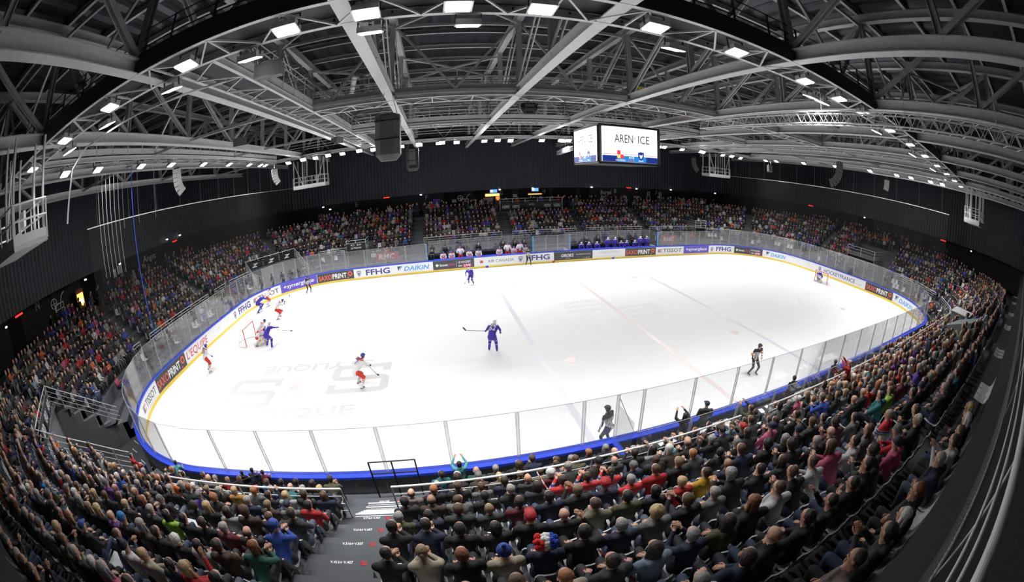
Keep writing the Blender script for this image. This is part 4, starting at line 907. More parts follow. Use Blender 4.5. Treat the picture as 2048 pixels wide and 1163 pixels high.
# portals (vomitories)
def portal(lab, c, rz, w_, d_, h, txt=None):
    e = tag(empty('portal', c, rz), lab, 'portal', 'stand portals')
    mb = MB(); mb.box((-w_ / 2, 0, h / 2), (.14, d_, h)); mb.box((w_ / 2, 0, h / 2), (.14, d_, h)); mb.box((0, d_ / 2, h / 2), (w_, .1, h)); mb.box((0, 0, h), (w_ + .1, d_, .12)); mb.build('side_wall', concrete_l, e)
    MB().box((0, .05, h / 2 - .05), (w_ - .16, d_ - .1, h - .16)).build('dark_opening', opening, e)
    for z in (.35, .7, 1.0): MB().path([(-w_ / 2, d_ / 2, h + z), (-w_ / 2, -d_ / 2, h + z), (w_ / 2, -d_ / 2, h + z), (w_ / 2, d_ / 2, h + z)], .022 if z == 1.0 else .014).build('rail', steel_w, e)
    for x in (-w_ / 2, 0, w_ / 2): MB().box((x, -d_ / 2, h + .5), (.05, .05, 1.)).build('post', steel_w, e)
    if txt:
        b_ = MB().box((0, -d_ / 2 - .05, h + .28), (w_, .02, .8)).build('sign_board', black, e)
        for k, t in enumerate(txt): flat_text('lettering', whitep, t, w_ * (.55 if len(txt) > 1 else .7), .17, (0, -d_ / 2 - .065, h + .42 - k * .33), (1, 0, 0), (0, 0, 1), (0, -1, 0), b_, bold=.02)
    return e
portal('dark portal with black sign board on railings in the far stand beside the red banner', (-20.8, 19.2, .5), 0, 2.2, 2.2, 2.15, ['C D', 'LES TRIBUNES'])
portal('dark portal with steel railings in the far stand past the second red banner', (22.6, 20.2, .5), -.15, 1.7, 2.6, 2.3)
portal('wide dark portal with railings in the goalkeeper end stand', (34.4, -1.6, .5), -PI / 2, 4.2, 3.6, 2.7)
# grey boxes in the near right stand
e = tag(empty('vent_housing', (11.6, -20.9, 3.9), -.1), 'big grey sheet metal housing standing among the spectators beyond the scorers, nearer of two', 'housing'); MB().add([(-1.3, -.7, 0), (1.3, -.7, 0), (1.3, .9, 0), (-1.3, .9, 0), (-1.3, -.7, 1.2), (1.3, -.7, 1.2), (1.3, .9, .55), (-1.3, .9, .55)], [(0, 1, 5, 4), (1, 2, 6, 5), (2, 3, 7, 6), (3, 0, 4, 7), (4, 5, 6, 7)]).build('casing', concrete_l, e); MB().box((0, .93, .3), (2.4, .04, .06)).box((0, .93, .5), (2.4, .04, .06)).build('louvre', steel, e)
e = tag(empty('vent_housing', (17.2, -19.6, 3.0), 0), 'smaller grey box shaped housing among the spectators, farther of two', 'housing'); MB().box((0, 0, .6), (2.2, 1.5, 1.2)).build('casing', concrete_l, e); MB().box((0, 0, 1.22), (2.3, 1.6, .05)).build('lid', steel, e)
# tapes
def tape(lab, p, q):
    e = tag(empty('barrier_tape', p), lab, 'barrier tape'); d = Vector(q) - Vector(p); n = max(8, int(d.length / .22)); a = MB(); b = MB()
    for i in range(n):
        z = lambda t: -.25 * math.sin(PI * t) ; t0, t1 = i / n, (i + 1) / n; P = d * t0 + Vector((0, 0, z(t0))); Q = d * t1 + Vector((0, 0, z(t1))); (a if i % 2 else b).beam(P, Q, .008, .05)
    a.build('red_bands', tapem, e); b.build('white_bands', whitep, e)
tape('red and white barrier tape stretched over the spectators down to the near guard rail', (-10.1, -22.4, 5.25), (-10.1, -17.72, 2.95))
tape('red and white barrier tape stretched between the near spectators beyond the scorers', (8.0, -17.7, 2.9), (15.8, -19.4, 3.9))
# scorers area tables and things
for i, x in enumerate((-5.6, -3.4, -.6, 1.6, 4.0, 6.2)):
    e = tag(empty('table', (x, -16.0, .5)), 'small table with papers behind the near boards, %s from the white cross wall' % ordn(i + 1), 'table', 'tables in the scorers area')
    MB().box((0, 0, .74), (1.5, .55, .04)).build('table_top', paleg if i % 2 else charcoal, e)
    for a in (-.68, .68): MB().box((a, 0, .37), (.05, .45, .72)).build('leg', steel, e)
    for k in range(3): tag(mbox('paper_sheet', whitep, (x - .45 + .42 * k, -16.0 + .05 * (k % 2), 1.268), (.21, .30, .006), .3 * k - .2), 'white paper sheet on the %s scorers table, %s along' % (ordn(i + 1), ordn(k + 1)), 'paper', 'papers on the scorers tables')
e = tag(empty('folding_barrier', (-13.7, -15.55, .5)), 'black steel barrier frame standing at the near boards by the printed stairway', 'barrier')
for z in (1.05, 1.5): MB().tube((-.68, 0, z), (.68, 0, z), .022, 8).build('rail', black, e)
for x in (-.68, 0, .68): MB().box((x, 0, .75), (.04, .04, 1.5)).build('post', black, e)
for i, (x, w_) in enumerate(((-18.9, 1.6), (-22.2, 1.3))):
    e = tag(empty('folding_barrier', (x, -16.0, .5), .5 - i), 'black steel frame gate near the boards, %s from the printed stairway' % ordn(i + 1), 'barrier')
    for z in (.6, 1.1): MB().tube((-w_ / 2, 0, z), (w_ / 2, 0, z), .02).build('rail', black, e)
    for xx in (-w_ / 2, w_ / 2): MB().box((xx, 0, .55), (.04, .04, 1.1)).build('post', black, e)
# goals
def goal(lab, x, sx):
    e = tag(empty('hockey_goal', (x, 0, 0), 0 if sx < 0 else PI), lab, 'goal', 'hockey goals'); m = red
    MB().path([(0, -.915, 0), (0, -.915, 1.22), (0, .915, 1.22), (0, .915, 0)], .035, 10).build('goal_frame', mat('red goal posts', (.72, .04, .03), .35), e)
    base = [(-1.1 * math.sin(t), -1.0 * math.cos(t), .04) for t in np.linspace(0, PI, 13)]; top = [(-.55 * math.sin(t), -.915 * math.cos(t), 1.2) for t in np.linspace(0, PI, 13)]
    MB().path([(0, -.915, .04)] + base + [(0, .915, .04)], .03, 8).path(top, .02, 6).build('base_frame', whitep, e)
    mb = MB()
    for t in np.linspace(0, 1, 9):
        for a, b in zip(range(12), range(1, 13)):
            P = [Vector(base[a]).lerp(Vector(top[a]), t), Vector(base[b]).lerp(Vector(top[b]), t)]; mb.tube(P[0], P[1], .006, 3)
    for a in range(13):
        mb.tube(base[a], top[a], .006, 3)
        if a < 12: P = Vector(base[a]).lerp(Vector(base[a + 1]), .5); Q = Vector(top[a]).lerp(Vector(top[a + 1]), .5); mb.tube(P, Q, .006, 3)
        if 0 < a < 12: mb.tube(top[a], (0, top[a][1], 1.2), .006, 3)
    for t in (.25, .5, .75): mb.path([(-.55 * math.sin(q_) * t, -.915 * math.cos(q_), 1.2) for q_ in np.linspace(0, PI, 13)], .006, 3)
    mb.build('goal_net', netm, e)
goal('red framed hockey goal with white net where players scramble', -26, -1); goal('red framed hockey goal guarded by the violet goalkeeper', 26, 1)
# ================================================================ PEOPLE
def ramp_mat(name, cols, rough):
    """colour picked per object"""
    m = bpy.data.materials.new(name); m.use_nodes = True; nt = m.node_tree; b = nt.nodes['Principled BSDF']; b.inputs['Roughness'].default_value = rough
    oi = nt.nodes.new('ShaderNodeObjectInfo'); cr = nt.nodes.new('ShaderNodeValToRGB'); cr.color_ramp.interpolation = 'CONSTANT'
    el = cr.color_ramp.elements
    while len(el) < len(cols): el.new(.5)
    for i, c in enumerate(cols): el[i].position = i / len(cols); el[i].color = (*c, 1)
    nt.links.new(oi.outputs['Random'], cr.inputs[0]); nt.links.new(cr.outputs[0], b.inputs['Base Color']); MAT[name] = m; return m
skinm = ramp_mat('skin', [(.62, .36, .26), (.55, .30, .21), (.66, .40, .30), (.58, .33, .24), (.36, .19, .12), (.64, .39, .28), (.60, .35, .25)], .5)
legm = ramp_mat('trousers', [(.03, .045, .09), (.012, .012, .015), (.05, .07, .13), (.03, .03, .035), (.09, .11, .16), (.014, .016, .025)], .75)
topm = mat('garment', (.5, .5, .5), .78, objcol=True, noise=.12, nscale=9., bump=.5)
hairm = mat('hair', (.5, .5, .5), .55, objcol=True, noise=.25, nscale=28., bump=.8)
shoem = mat('dark shoes', (.02, .02, .022), .5); eyem = mat('eyes', (.02, .015, .012), .3); lipm = mat('lips', (.30, .09, .07), .5)
accr = mat('red shoulder yoke', (.55, .03, .04), .7); accb = mat('navy stripe', (.02, .03, .16), .7)

def blob(mb, p0, p1, r0, r1, fl=1., up=(0, 1, 0), n=12, caps=3):
    """round-ended tapering limb; fl squashes it along the given axis"""
    p0 = Vector(p0); p1 = Vector(p1); d = p1 - p0; L = d.length
    t = d / L if L > 1e-5 else Vector((0, 0, 1)); u = Vector(up)
    if abs(t.dot(u)) > .95: u = Vector((0, 0, 1)) if abs(t.z) < .9 else Vector((0, 1, 0))
    a = t.cross(u).normalized(); b = a.cross(t).normalized()
    rings = []
    for k in range(caps): th = PI / 2 * (1 - k / caps); rings.append((p0 - t * r0 * math.sin(th), r0 * math.cos(th)))
    rings.append((p0, r0)); rings.append((p0.lerp(p1, .5), (r0 + r1) / 2)); rings.append((p1, r1))
    for k in range(1, caps + 1): th = PI / 2 * k / caps; rings.append((p1 + t * r1 * math.sin(th), r1 * math.cos(th)))
    vs = []; 
    for c, r in rings:
        r = max(r, .0008)
        for i in range(n): an = 2 * PI * i / n; vs.append(c + a * math.cos(an) * r + b * math.sin(an) * r * fl)
    fs = [(k * n + i, k * n + (i + 1) % n, (k + 1) * n + (i + 1) % n, (k + 1) * n + i) for k in range(len(rings) - 1) for i in range(n)]
    fs += [tuple(range(n - 1, -1, -1)), tuple(range((len(rings) - 1) * n, len(rings) * n))]
    mb.add(vs, fs)
def voxel(mb, size, smooth=4):
    me = mb.mesh('tmp', []); o = bpy.data.objects.new('tmp', me); col.objects.link(o)
    m = o.modifiers.new('r', 'REMESH'); m.mode = 'VOXEL'; m.voxel_size = size
    s = o.modifiers.new('s', 'SMOOTH'); s.iterations = smooth; s.factor = .5
    dg = bpy.context.evaluated_depsgraph_get(); r = bpy.data.meshes.new_from_object(o.evaluated_get(dg)); bpy.data.objects.remove(o); bpy.data.meshes.remove(me); return r
SEAT = dict(pelvis=(0, -.02, .50), waist=(0, -.03, .66), chest=(0, -.02, .86), neck=(0, .0, 1.02), head=(0, .035, 1.165), yaw=0., pitch=.1,
            shL=(-.185, -.02, .95), shR=(.185, -.02, .95), elL=(-.25, .07, .70), elR=(.25, .07, .70), haL=(-.11, .27, .62), haR=(.11, .27, .62),
            hiL=(-.09, .0, .50), hiR=(.09, .0, .50), knL=(-.13, .43, .52), knR=(.13, .43, .52), anL=(-.13, .40, .10), anR=(.13, .40, .10), stand=False)
STAND = dict(pelvis=(0, 0, .92), waist=(0, 0, 1.08), chest=(0, .01, 1.28), neck=(0, .01, 1.45), head=(0, .035, 1.60), yaw=0., pitch=.1,
             shL=(-.19, 0, 1.38), shR=(.19, 0, 1.38), elL=(-.25, -.02, 1.12), elR=(.25, -.02, 1.12), haL=(-.24, .10, .90), haR=(.24, .10, .90),
             hiL=(-.09, 0, .90), hiR=(.09, 0, .90), knL=(-.10, .03, .49), knR=(.10, .02, .49), anL=(-.11, 0, .09), anR=(.11, .0, .09), stand=True)
def body(J, mats, g=1., vox=.017, hands=True, helmet=None, glove=False, hood=False, wide=1., legs=1., face=True):
    """one continuous body surface; regions get material slots 0 top 1 legs 2 skin 3 shoes 4 eyes 5 lips 6,7 accents 8 gloves"""
    V = {k: Vector(v) if isinstance(v, tuple) else v for k, v in J.items()}
    P = []   # prims (region,p0,p1,r0,r1,flat)
    def B(reg, a, b, r0, r1, fl=1., up=(0, 1, 0)): P.append((reg, Vector(a), Vector(b), r0, r1, fl, up))
    W_ = wide
    B(0, V['pelvis'] + Vector((0, 0, .02)), V['waist'], .165 * g * W_, .15 * g * W_, .72); B(0, V['waist'], V['chest'], .15 * g * W_, .175 * g * W_, .70)
    B(0, V['chest'], V['chest'].lerp(V['neck'], .55), .17 * g * W_, .10 * g * W_, .66)
    B(1, V['hiL'], V['hiR'], .125 * g, .125 * g, .95)
    for s in 'LR':
        sh, el, ha = V['sh' + s], V['el' + s], V['ha' + s]
        B(0, V['chest'].lerp(sh, .4), sh, .085 * g, .072 * g); B(0, sh, el, .068 * g, .052 * g)
        w = el.lerp(ha, .86); B(0, el, w, .052 * g, .036 * g)
        hi, kn, an = V['hi' + s], V['kn' + s], V['an' + s]
        B(1, hi, kn, .095 * legs, .068 * legs); B(1, kn, an, .064 * legs, .044 * legs)
        fd = V.get('ft' + s) or Vector((0, 1, 0)); toe = an + fd.normalized() * .15 + Vector((0, 0, -.045)); heel = an - fd.normalized() * .05 + Vector((0, 0, -.04)); B(3, heel, toe, .042, .036, .9)
    hd = V['head']; B(2, V['neck'] - Vector((0, 0, .04)), hd + Vector((0, -.01, -.06)), .058, .052)
    Rm = Matrix.Rotation(V['yaw'], 3, 'Z') @ Matrix.Rotation(-V['pitch'], 3, 'X')
    H = lambda x, y, z: hd + Rm @ Vector((x, y, z))
    B(2, H(0, -.018, .018), H(0, .012, .022), .088, .080, .93, Rm @ Vector((1, 0, 0))); B(2, H(0, .03, -.045), H(0, .045, -.078), .056, .036)
    B(2, H(0, .085, -.002), H(0, .103, -.028), .010, .015); 
    for s in (-1, 1): B(2, H(s * .082, -.008, .012), H(s * .085, -.012, -.025), .017, .012, .6, Rm @ Vector((1, 0, 0)))
    B(0, V['neck'] + Vector((0, -.03, -.03)), V['neck'] + Vector((0, .025, -.055)), .075 * g, .07 * g)
    if hood: B(0, V['neck'] + Vector((-.07, -.085, -.01)), V['neck'] + Vector((.07, -.085, -.01)), .055, .055)
    for s in 'LR':
        el, ha = V['el' + s], V['ha' + s]; d = (ha - el).normalized()
        B(8 if glove else 2, el.lerp(ha, .84), ha + d * .045, .030 if not glove else .05, .038 if not glove else .062, .55 if not glove else .85, (0, 0, 1))
    mb = MB()
    for reg, a, b, r0, r1, fl, up in P: blob(mb, a, b, r0, r1, fl, up)
    me = voxel(mb, vox)
    # regions by nearest limb
    n = len(me.polygons); C = np.empty(n * 3); me.polygons.foreach_get('center', C); C = C.reshape(-1, 3)
    best = np.full(n, 1e9); reg_ = np.zeros(n, int)
    for reg, a, b, r0, r1, fl, up in P:
        a_ = np.array(a); b_ = np.array(b); ab = b_ - a_; l2 = max(ab @ ab, 1e-9); t = np.clip(((C - a_) @ ab) / l2, 0, 1)
        dd = np.linalg.norm(C - (a_ + t[:, None] * ab), axis=1) - (r0 + (r1 - r0) * t) * (1 if fl > .8 else .93); m_ = dd < best; best[m_] = dd[m_]; reg_[m_] = reg
    ex = MB()
    if hands and not glove:
        for s in 'LR':
            el, ha = V['el' + s], V['ha' + s]; d = (ha - el).normalized(); side = d.cross(Vector((0, 0, 1))); side = side.normalized() if side.length > .1 else Vector((1, 0, 0)); dn = side.cross(d).normalized(); sg = 1 if s == 'L' else -1
            for k in range(4):
                o = ha + d * .055 + side * sg * (-.027 + .018 * k); l = (.062, .072, .068, .052)[k]; m1 = o + d * l * .55 + dn * -.008; m2 = m1 + d * l * .38 - dn * .028
                blob(ex, o - d * .02, m1, .0105, .0095, 1., n=6, caps=2); blob(ex, m1, m2, .0095, .008, 1., n=6, caps=2)
            o = ha + side * sg * -.03; m1 = o + side * sg * -.028 + d * .028; blob(ex, o, m1, .013, .011, n=6, caps=2); blob(ex, m1, m1 + d * .03 - dn * .01, .011, .009, n=6, caps=2)
    e0 = len(ex.f)
    if face:
        for s in (-1, 1): blob(ex, H(s * .030, .079, .014), H(s * .036, .078, .014), .0075, .0075, n=6, caps=2); blob(ex, H(s * .020, .090, .032), H(s * .045, .080, .032), .004, .004, n=5, caps=1)
    e1 = len(ex.f)
    if face: blob(ex, H(-.020, .083, -.052), H(.020, .083, -.052), .0055, .0055, n=6, caps=2)
    bm = bmesh.new(); bm.from_mesh(me); bm.faces.ensure_lookup_table()
    for i, f in enumerate(bm.faces): f.material_index = int(reg_[i]); f.smooth = True
    if ex.v:
        vs = [bm.verts.new(v) for v in ex.v]
        for i, f in enumerate(ex.f):
            fc = bm.faces.new([vs[j] for j in f]); fc.smooth = True; fc.material_index = 2 if i < e0 else (4 if i < e1 else 5)
    bm.to_mesh(me); bm.free()
    for m in mats: me.materials.append(m)
    return me, H
BM = [topm, legm, skinm, shoem, eyem, lipm, accr, accb, shoem]
def mod(base, **k): d = dict(base); d.update(k); return d
POSES = {
 'hands resting on lap': mod(SEAT),
 'leaning forward elbows on knees': mod(SEAT, waist=(0, .02, .66), chest=(0, .12, .82), neck=(0, .20, .95), head=(0, .27, 1.08), pitch=.1, shL=(-.18, .12, .90), shR=(.18, .12, .90), elL=(-.20, .34, .66), elR=(.20, .34, .66), haL=(-.04, .50, .74), haR=(.04, .48, .70)),
 'arms folded': mod(SEAT, elL=(-.24, .10, .72), elR=(.24, .10, .72), haL=(.10, .20, .78), haR=(-.10, .22, .74), yaw=.35),
 'hands clapping': mod(SEAT, elL=(-.22, .16, .76), elR=(.22, .16, .76), haL=(-.045, .34, .93), haR=(.035, .34, .95), yaw=-.2),
 'one hand at chin': mod(SEAT, elL=(-.18, .22, .68), haL=(-.04, .14, 1.02), elR=(.22, .16, .70), haR=(-.06, .26, .66), yaw=.15, chest=(0, .04, .85), neck=(0, .06, 1.00), head=(0, .10, 1.14)),
 'sitting back turned aside': mod(SEAT, chest=(0, -.06, .86), neck=(0, -.05, 1.02), head=(.01, -.02, 1.165), yaw=-.75, haL=(-.16, .28, .60), haR=(.05, .22, .64)),
 'holding a phone up': mod(SEAT, elR=(.22, .20, .84), haR=(.08, .36, 1.06), yaw=-.1),
 'leaning to the side': mod(SEAT, waist=(.02, -.03, .66), chest=(.06, 0, .86), neck=(.08, .02, 1.01), head=(.10, .05, 1.15), shL=(-.12, 0, .93), shR=(.25, 0, .95), elR=(.34, .08, .72), elL=(-.2, .1, .70), yaw=.5)}
STPOSES = {
 'standing arms down': mod(STAND),
 'standing arms folded': mod(STAND, elL=(-.24, .06, 1.14), elR=(.24, .06, 1.14), haL=(.09, .18, 1.20), haR=(-.09, .20, 1.17), yaw=.3),
 'standing both arms raised': mod(STAND, elL=(-.28, .18, 1.45), elR=(.28, .18, 1.45), haL=(-.14, .36, 1.66), haR=(.14, .36, 1.66)),
 'standing leaning on the rail': mod(STAND, chest=(0, .10, 1.27), neck=(0, .14, 1.43), head=(0, .18, 1.57), elL=(-.24, .24, 1.16), elR=(.24, .24, 1.16), haL=(-.12, .42, 1.20), haR=(.12, .42, 1.20), shL=(-.19, .1, 1.37), shR=(.19, .1, 1.37))}
LIB = {}; hashead = {}
for k, (nm, J) in enumerate(list(POSES.items()) + list(STPOSES.items())):
    me, _ = body(J, BM, g=(1.06, 1., 1.1, 1.03, 1.05, 1.12, 1.0, 1.08, 1.05, 1.08, 1.05, 1.08)[k], hood=k % 3 == 0); me.name = 'spectator'; LIB[nm] = me
def jersey_mesh(me, kind):
    m2 = me.copy(); zs = max(v.co.z for v in m2.vertices) - .33
    for p in m2.polygons:
        if p.material_index == 0:
            h = zs - p.center.z
            if h < .05: p.material_index = 6
            elif .065 < h < .095 or .12 < h < .14: p.material_index = 7
    return m2
LIBJ = {k: jersey_mesh(LIB[k], 0) for k in ('hands resting on lap', 'hands clapping', 'sitting back turned aside', 'leaning forward elbows on knees', 'arms folded')}
def ell(mb, c, r, n=14, m=9, jit=0., cut=None):
    vs = []; c = Vector(c)
    for i in range(m + 1):
        th = PI * i / m
        for j in range(n): ph = 2 * PI * j / n; k = 1 + R_.uniform(-jit, jit); vs.append(c + Vector((r[0] * math.sin(th) * math.cos(ph) * k, r[1] * math.sin(th) * math.sin(ph) * k, r[2] * math.cos(th) * k)))
    return mb.add(vs, [(i * n + j, i * n + (j + 1) % n, (i + 1) * n + (j + 1) % n, (i + 1) * n + j) for i in range(m) for j in range(n)])
def hair_mesh(style):
    mb = MB(); mats = [hairm]
    if style == 'short': ell(mb, (0, -.026, .035), (.088, .092, .088), jit=.025); ell(mb, (0, -.05, -.01), (.078, .062, .075), jit=.02)
    elif style == 'cropped': ell(mb, (0, -.022, .032), (.0855, .088, .084)); ell(mb, (0, -.045, -.005), (.080, .060, .065))
    elif style == 'receding': ell(mb, (0, -.045, .0), (.0885, .066, .072), jit=.02)
    elif style == 'long': ell(mb, (0, -.028, .035), (.093, .094, .090), jit=.02); blob(mb, (0, -.06, .02), (0, -.10, -.20), .092, .075, .55, n=16); blob(mb, (-.07, -.02, 0), (-.075, -.03, -.17), .035, .03); blob(mb, (.07, -.02, 0), (.075, -.03, -.17), .035, .03)
    elif style == 'bob': ell(mb, (0, -.028, .035), (.095, .095, .090), jit=.03); blob(mb, (0, -.05, .0), (0, -.06, -.08), .095, .085, .65, n=16)
    elif style == 'ponytail': ell(mb, (0, -.026, .035), (.087, .092, .088)); blob(mb, (0, -.11, .04), (0, -.16, -.12), .034, .022); ell(mb, (0, -.05, -.01), (.078, .060, .07))
    elif style == 'curly': ell(mb, (0, -.026, .035), (.105, .108, .105), jit=.09); ell(mb, (0, -.05, -.02), (.098, .075, .08), jit=.1)
    elif style == 'beanie': ell(mb, (0, -.014, .052), (.094, .102, .085)); mb.ring([.012, .014, .05, .052], [[(.098 * k * math.cos(a), -.012 + .106 * k * math.sin(a)) for a in np.linspace(0, 2 * PI, 16, endpoint=False)] for k in (.92, 1, 1, .92)])
    elif style == 'bobble': ell(mb, (0, -.014, .052), (.094, .102, .095)); ell(mb, (0, -.02, .165), (.034, .034, .034), 8, 6, jit=.1); mb.ring([.012, .014, .05, .052], [[(.1 * k * math.cos(a), -.012 + .108 * k * math.sin(a)) for a in np.linspace(0, 2 * PI, 16, endpoint=False)] for k in (.92, 1, 1, .92)])
    elif style == 'cap': ell(mb, (0, -.012, .048), (.091, .100, .078)); mb.add([(x * .08, .07 + y * .085, .045 - .012 * y - z) for z in (0, .008) for x, y in ((-1, 0), (-.7, .75), (0, 1), (.7, .75), (1, 0))], [(0, 1, 2, 3, 4), (9, 8, 7, 6, 5), (0, 5, 6, 1), (1, 6, 7, 2), (2, 7, 8, 3), (3, 8, 9, 4)])
    elif style == 'wig':
        mats = [mat('red wig curls', (.7, .03, .03), .9), mat('white wig curls', (.8, .8, .78), .9), mat('blue wig curls', (.03, .08, .5), .9)]
        for k, x in enumerate((-.085, 0, .085)):
            for q_ in range(16):
                o = len(mb.f); a = R_.uniform(0, 2 * PI); ell(mb, (x + R_.uniform(-.03, .03), -.03 + .085 * math.cos(a), .06 + .085 * math.sin(a) * (1 if math.sin(a) > -.6 else .5)), (.045, .045, .045), 7, 5, jit=.2); mb.mi[o:] = [k] * (len(mb.f) - o)
    me = mb.mesh('hair', mats); me.polygons.foreach_set('use_smooth', [True] * len(me.polygons)); return me
HL = {s: hair_mesh(s) for s in ('short', 'cropped', 'receding', 'long', 'bob', 'ponytail', 'curly', 'beanie', 'bobble', 'cap', 'wig')}
HAIRC = {'black': (.012, .010, .009), 'dark brown': (.035, .022, .014), 'brown': (.09, .05, .028), 'auburn': (.20, .07, .03), 'ginger': (.36, .15, .06), 'blond': (.50, .36, .18), 'grey': (.30, .29, .28), 'white': (.68, .67, .64), 'fair brown': (.22, .15, .09)}
TOPC = {'black coat': (0.009, 0.009, 0.010), 'navy jacket': (0.011, 0.016, 0.040), 'dark grey coat': (0.032, 0.034, 0.036), 'grey hoodie': (0.144, 0.144, 0.144), 'light grey sweater': (0.302, 0.302, 0.302), 'olive jacket': (0.072, 0.072, 0.036), 'khaki jacket': (0.173, 0.173, 0.115), 'brown coat': (0.050, 0.032, 0.022),
 'beige sweater': (0.346, 0.302, 0.230), 'white top': (0.504, 0.504, 0.504), 'red jacket': (0.374, 0.014, 0.018), 'burgundy sweater': (0.101, 0.011, 0.018), 'yellow jacket': (0.518, 0.302, 0.022), 'mustard jacket': (0.324, 0.173, 0.029), 'blue jacket': (0.022, 0.065, 0.324), 'bright blue shirt': (0.014, 0.158, 0.432), 'violet shirt': (0.072, 0.036, 0.259), 'pale denim jacket': (0.173, 0.230, 0.302),
 'turquoise jacket': (0.086, 0.346, 0.374), 'teal jacket': (0.022, 0.144, 0.158), 'dark green jacket': (0.014, 0.079, 0.058), 'orange top': (0.518, 0.115, 0.022), 'pink top': (0.432, 0.086, 0.158), 'purple coat': (0.115, 0.029, 0.187), 'taupe coat': (0.158, 0.122, 0.108), 'red shouldered jersey': (0.360, 0.360, 0.360), 'lime green top': (0.288, 0.504, 0.058)}
RT = ['black coat'] * 26 + ['navy jacket'] * 11 + ['dark grey coat'] * 11 + ['grey hoodie'] * 3 + ['olive jacket'] * 3 + ['brown coat'] * 4 + ['beige sweater', 'white top', 'light grey sweater', 'burgundy sweater', 'red jacket', 'blue jacket', 'khaki jacket', 'teal jacket', 'pale denim jacket', 'taupe coat', 'purple coat', 'violet shirt', 'orange top', 'pink top']
RH = ['black', 'dark brown', 'dark brown', 'brown', 'brown', 'brown', 'auburn', 'fair brown', 'blond', 'grey', 'grey', 'white', 'ginger']
RS = ['short', 'short', 'cropped', 'short', 'cropped', 'long', 'long', 'bob', 'ponytail', 'curly', 'receding', 'cropped', 'beanie', 'cap']
def spectator(x, y, z, face, top, hair, style, pose, label, group, scale=1.):
    """face: direction (angle of the +y axis)"""
    me = (LIBJ.get(pose) or LIB[pose]) if top == 'red shouldered jersey' and pose in LIBJ else LIB[pose]
    o = bpy.data.objects.new('spectator', me); col.objects.link(o); o.location = (x, y, z); o.rotation_euler = (0, 0, face - PI / 2); o.scale = (scale,) * 3
    c = TOPC[top]; o.color = (*c, 1); tag(o, label, 'person', group)
    if style != 'bald':
        J = POSES.get(pose) or STPOSES[pose]; nm = 'hat' if style in ('beanie', 'bobble', 'cap') else ('wig' if style == 'wig' else 'hair')
        h = bpy.data.objects.new(nm, HL[style]); col.objects.link(h); h.parent = o; h.location = J['head']; h.rotation_euler = (J['pitch'], 0, J['yaw'])
        hc = HAIRC.get(hair) or TOPC[hair]; h.color = (*hc, 1)
    return o
def htext(hair, style):
    if style == 'bald': return 'bald head'
    if style in ('beanie', 'bobble', 'cap'): return '%s %s' % (hair.split()[0], {'beanie': 'beanie', 'bobble': 'bobble hat', 'cap': 'cap'}[style])
    if style == 'wig': return 'red white and blue wig'
    return '%s %s hair' % (style if style != 'receding' else 'receding', hair) if style != 'ponytail' else '%s ponytail' % hair

# ---------------------------------------------------------------- every seat of the bowl
SEATS = []   # x,y,z,face,row,zone,near-order
def excl(x, y, row):
    h = math.hypot
    if in_pit(x, y, .35): return True
    if abs(x + 20.8) < 1.4 and 15 < y < 20.9: return True
    if abs(x - 22.6) < 1.3 and 15 < y < 22.1: return True
    if abs(y + 1.6) < 2.5 and 30 < x < 36.6: return True
    if h(x - 11.6, y + 20.9) < 1.9 or h(x - 17.2, y + 19.6) < 1.7: return True
    if -3.9 < x < 4.6 and y > 23.9: return True
    return False
for r in range(9, -2, -1):
    if r >= 1:
        d, z = ROWS[r]; dd = d + .50; pts, Lt = rr(-30 - dd, 30 + dd, -15 - dd, 15 + FARX + dd, 8.5 + dd, .505)
    else:
        d, z = ROWN[r]; dd = d + .50; pts = [(-29 + .505 * i, -15 - dd, 0, -1, .505 * i) for i in range(115)]
    for x, y, nx, ny, s in pts:
        if is_aisle(x, y) and r > -1: continue
        if excl(x, y, r): continue
        if r >= 8 and abs(x) < 13.3 and y > 0: continue        # team benches
        if r == 9 and -7.5 < x < 8.6 and y < 0: continue       # scorers area
        if r >= 8 and -15.0 < x < -12.6 and y < -10: continue
        SEATS.append((x, y, z, math.atan2(-ny, -nx), r))
# ---------------------------------------------------------------- the spectators that can be told apart
HC = dict(k='black', d='dark brown', b='brown', a='auburn', g='ginger', y='blond', e='grey', w='white', f='fair brown')
SC = dict(s='short', c='cropped', r='receding', l='long', o='bob', p='ponytail', u='curly', B='beanie', N='bobble', C='cap', W='wig'); SC['0'] = 'bald'
TC = dict(bk='black coat', nv='navy jacket', dg='dark grey coat', gh='grey hoodie', lg='light grey sweater', ol='olive jacket', kh='khaki jacket', br='brown coat', be='beige sweater', wh='white top', rd='red jacket', bu='burgundy sweater', ye='yellow jacket', mu='mustard jacket', bl='blue jacket', bb='bright blue shirt',
          vi='violet shirt', de='pale denim jacket', tu='turquoise jacket', te='teal jacket', gn='dark green jacket', og='orange top', pk='pink top', pu='purple coat', ta='taupe coat', jz='red shouldered jersey', li='lime green top')
PN = list(POSES)
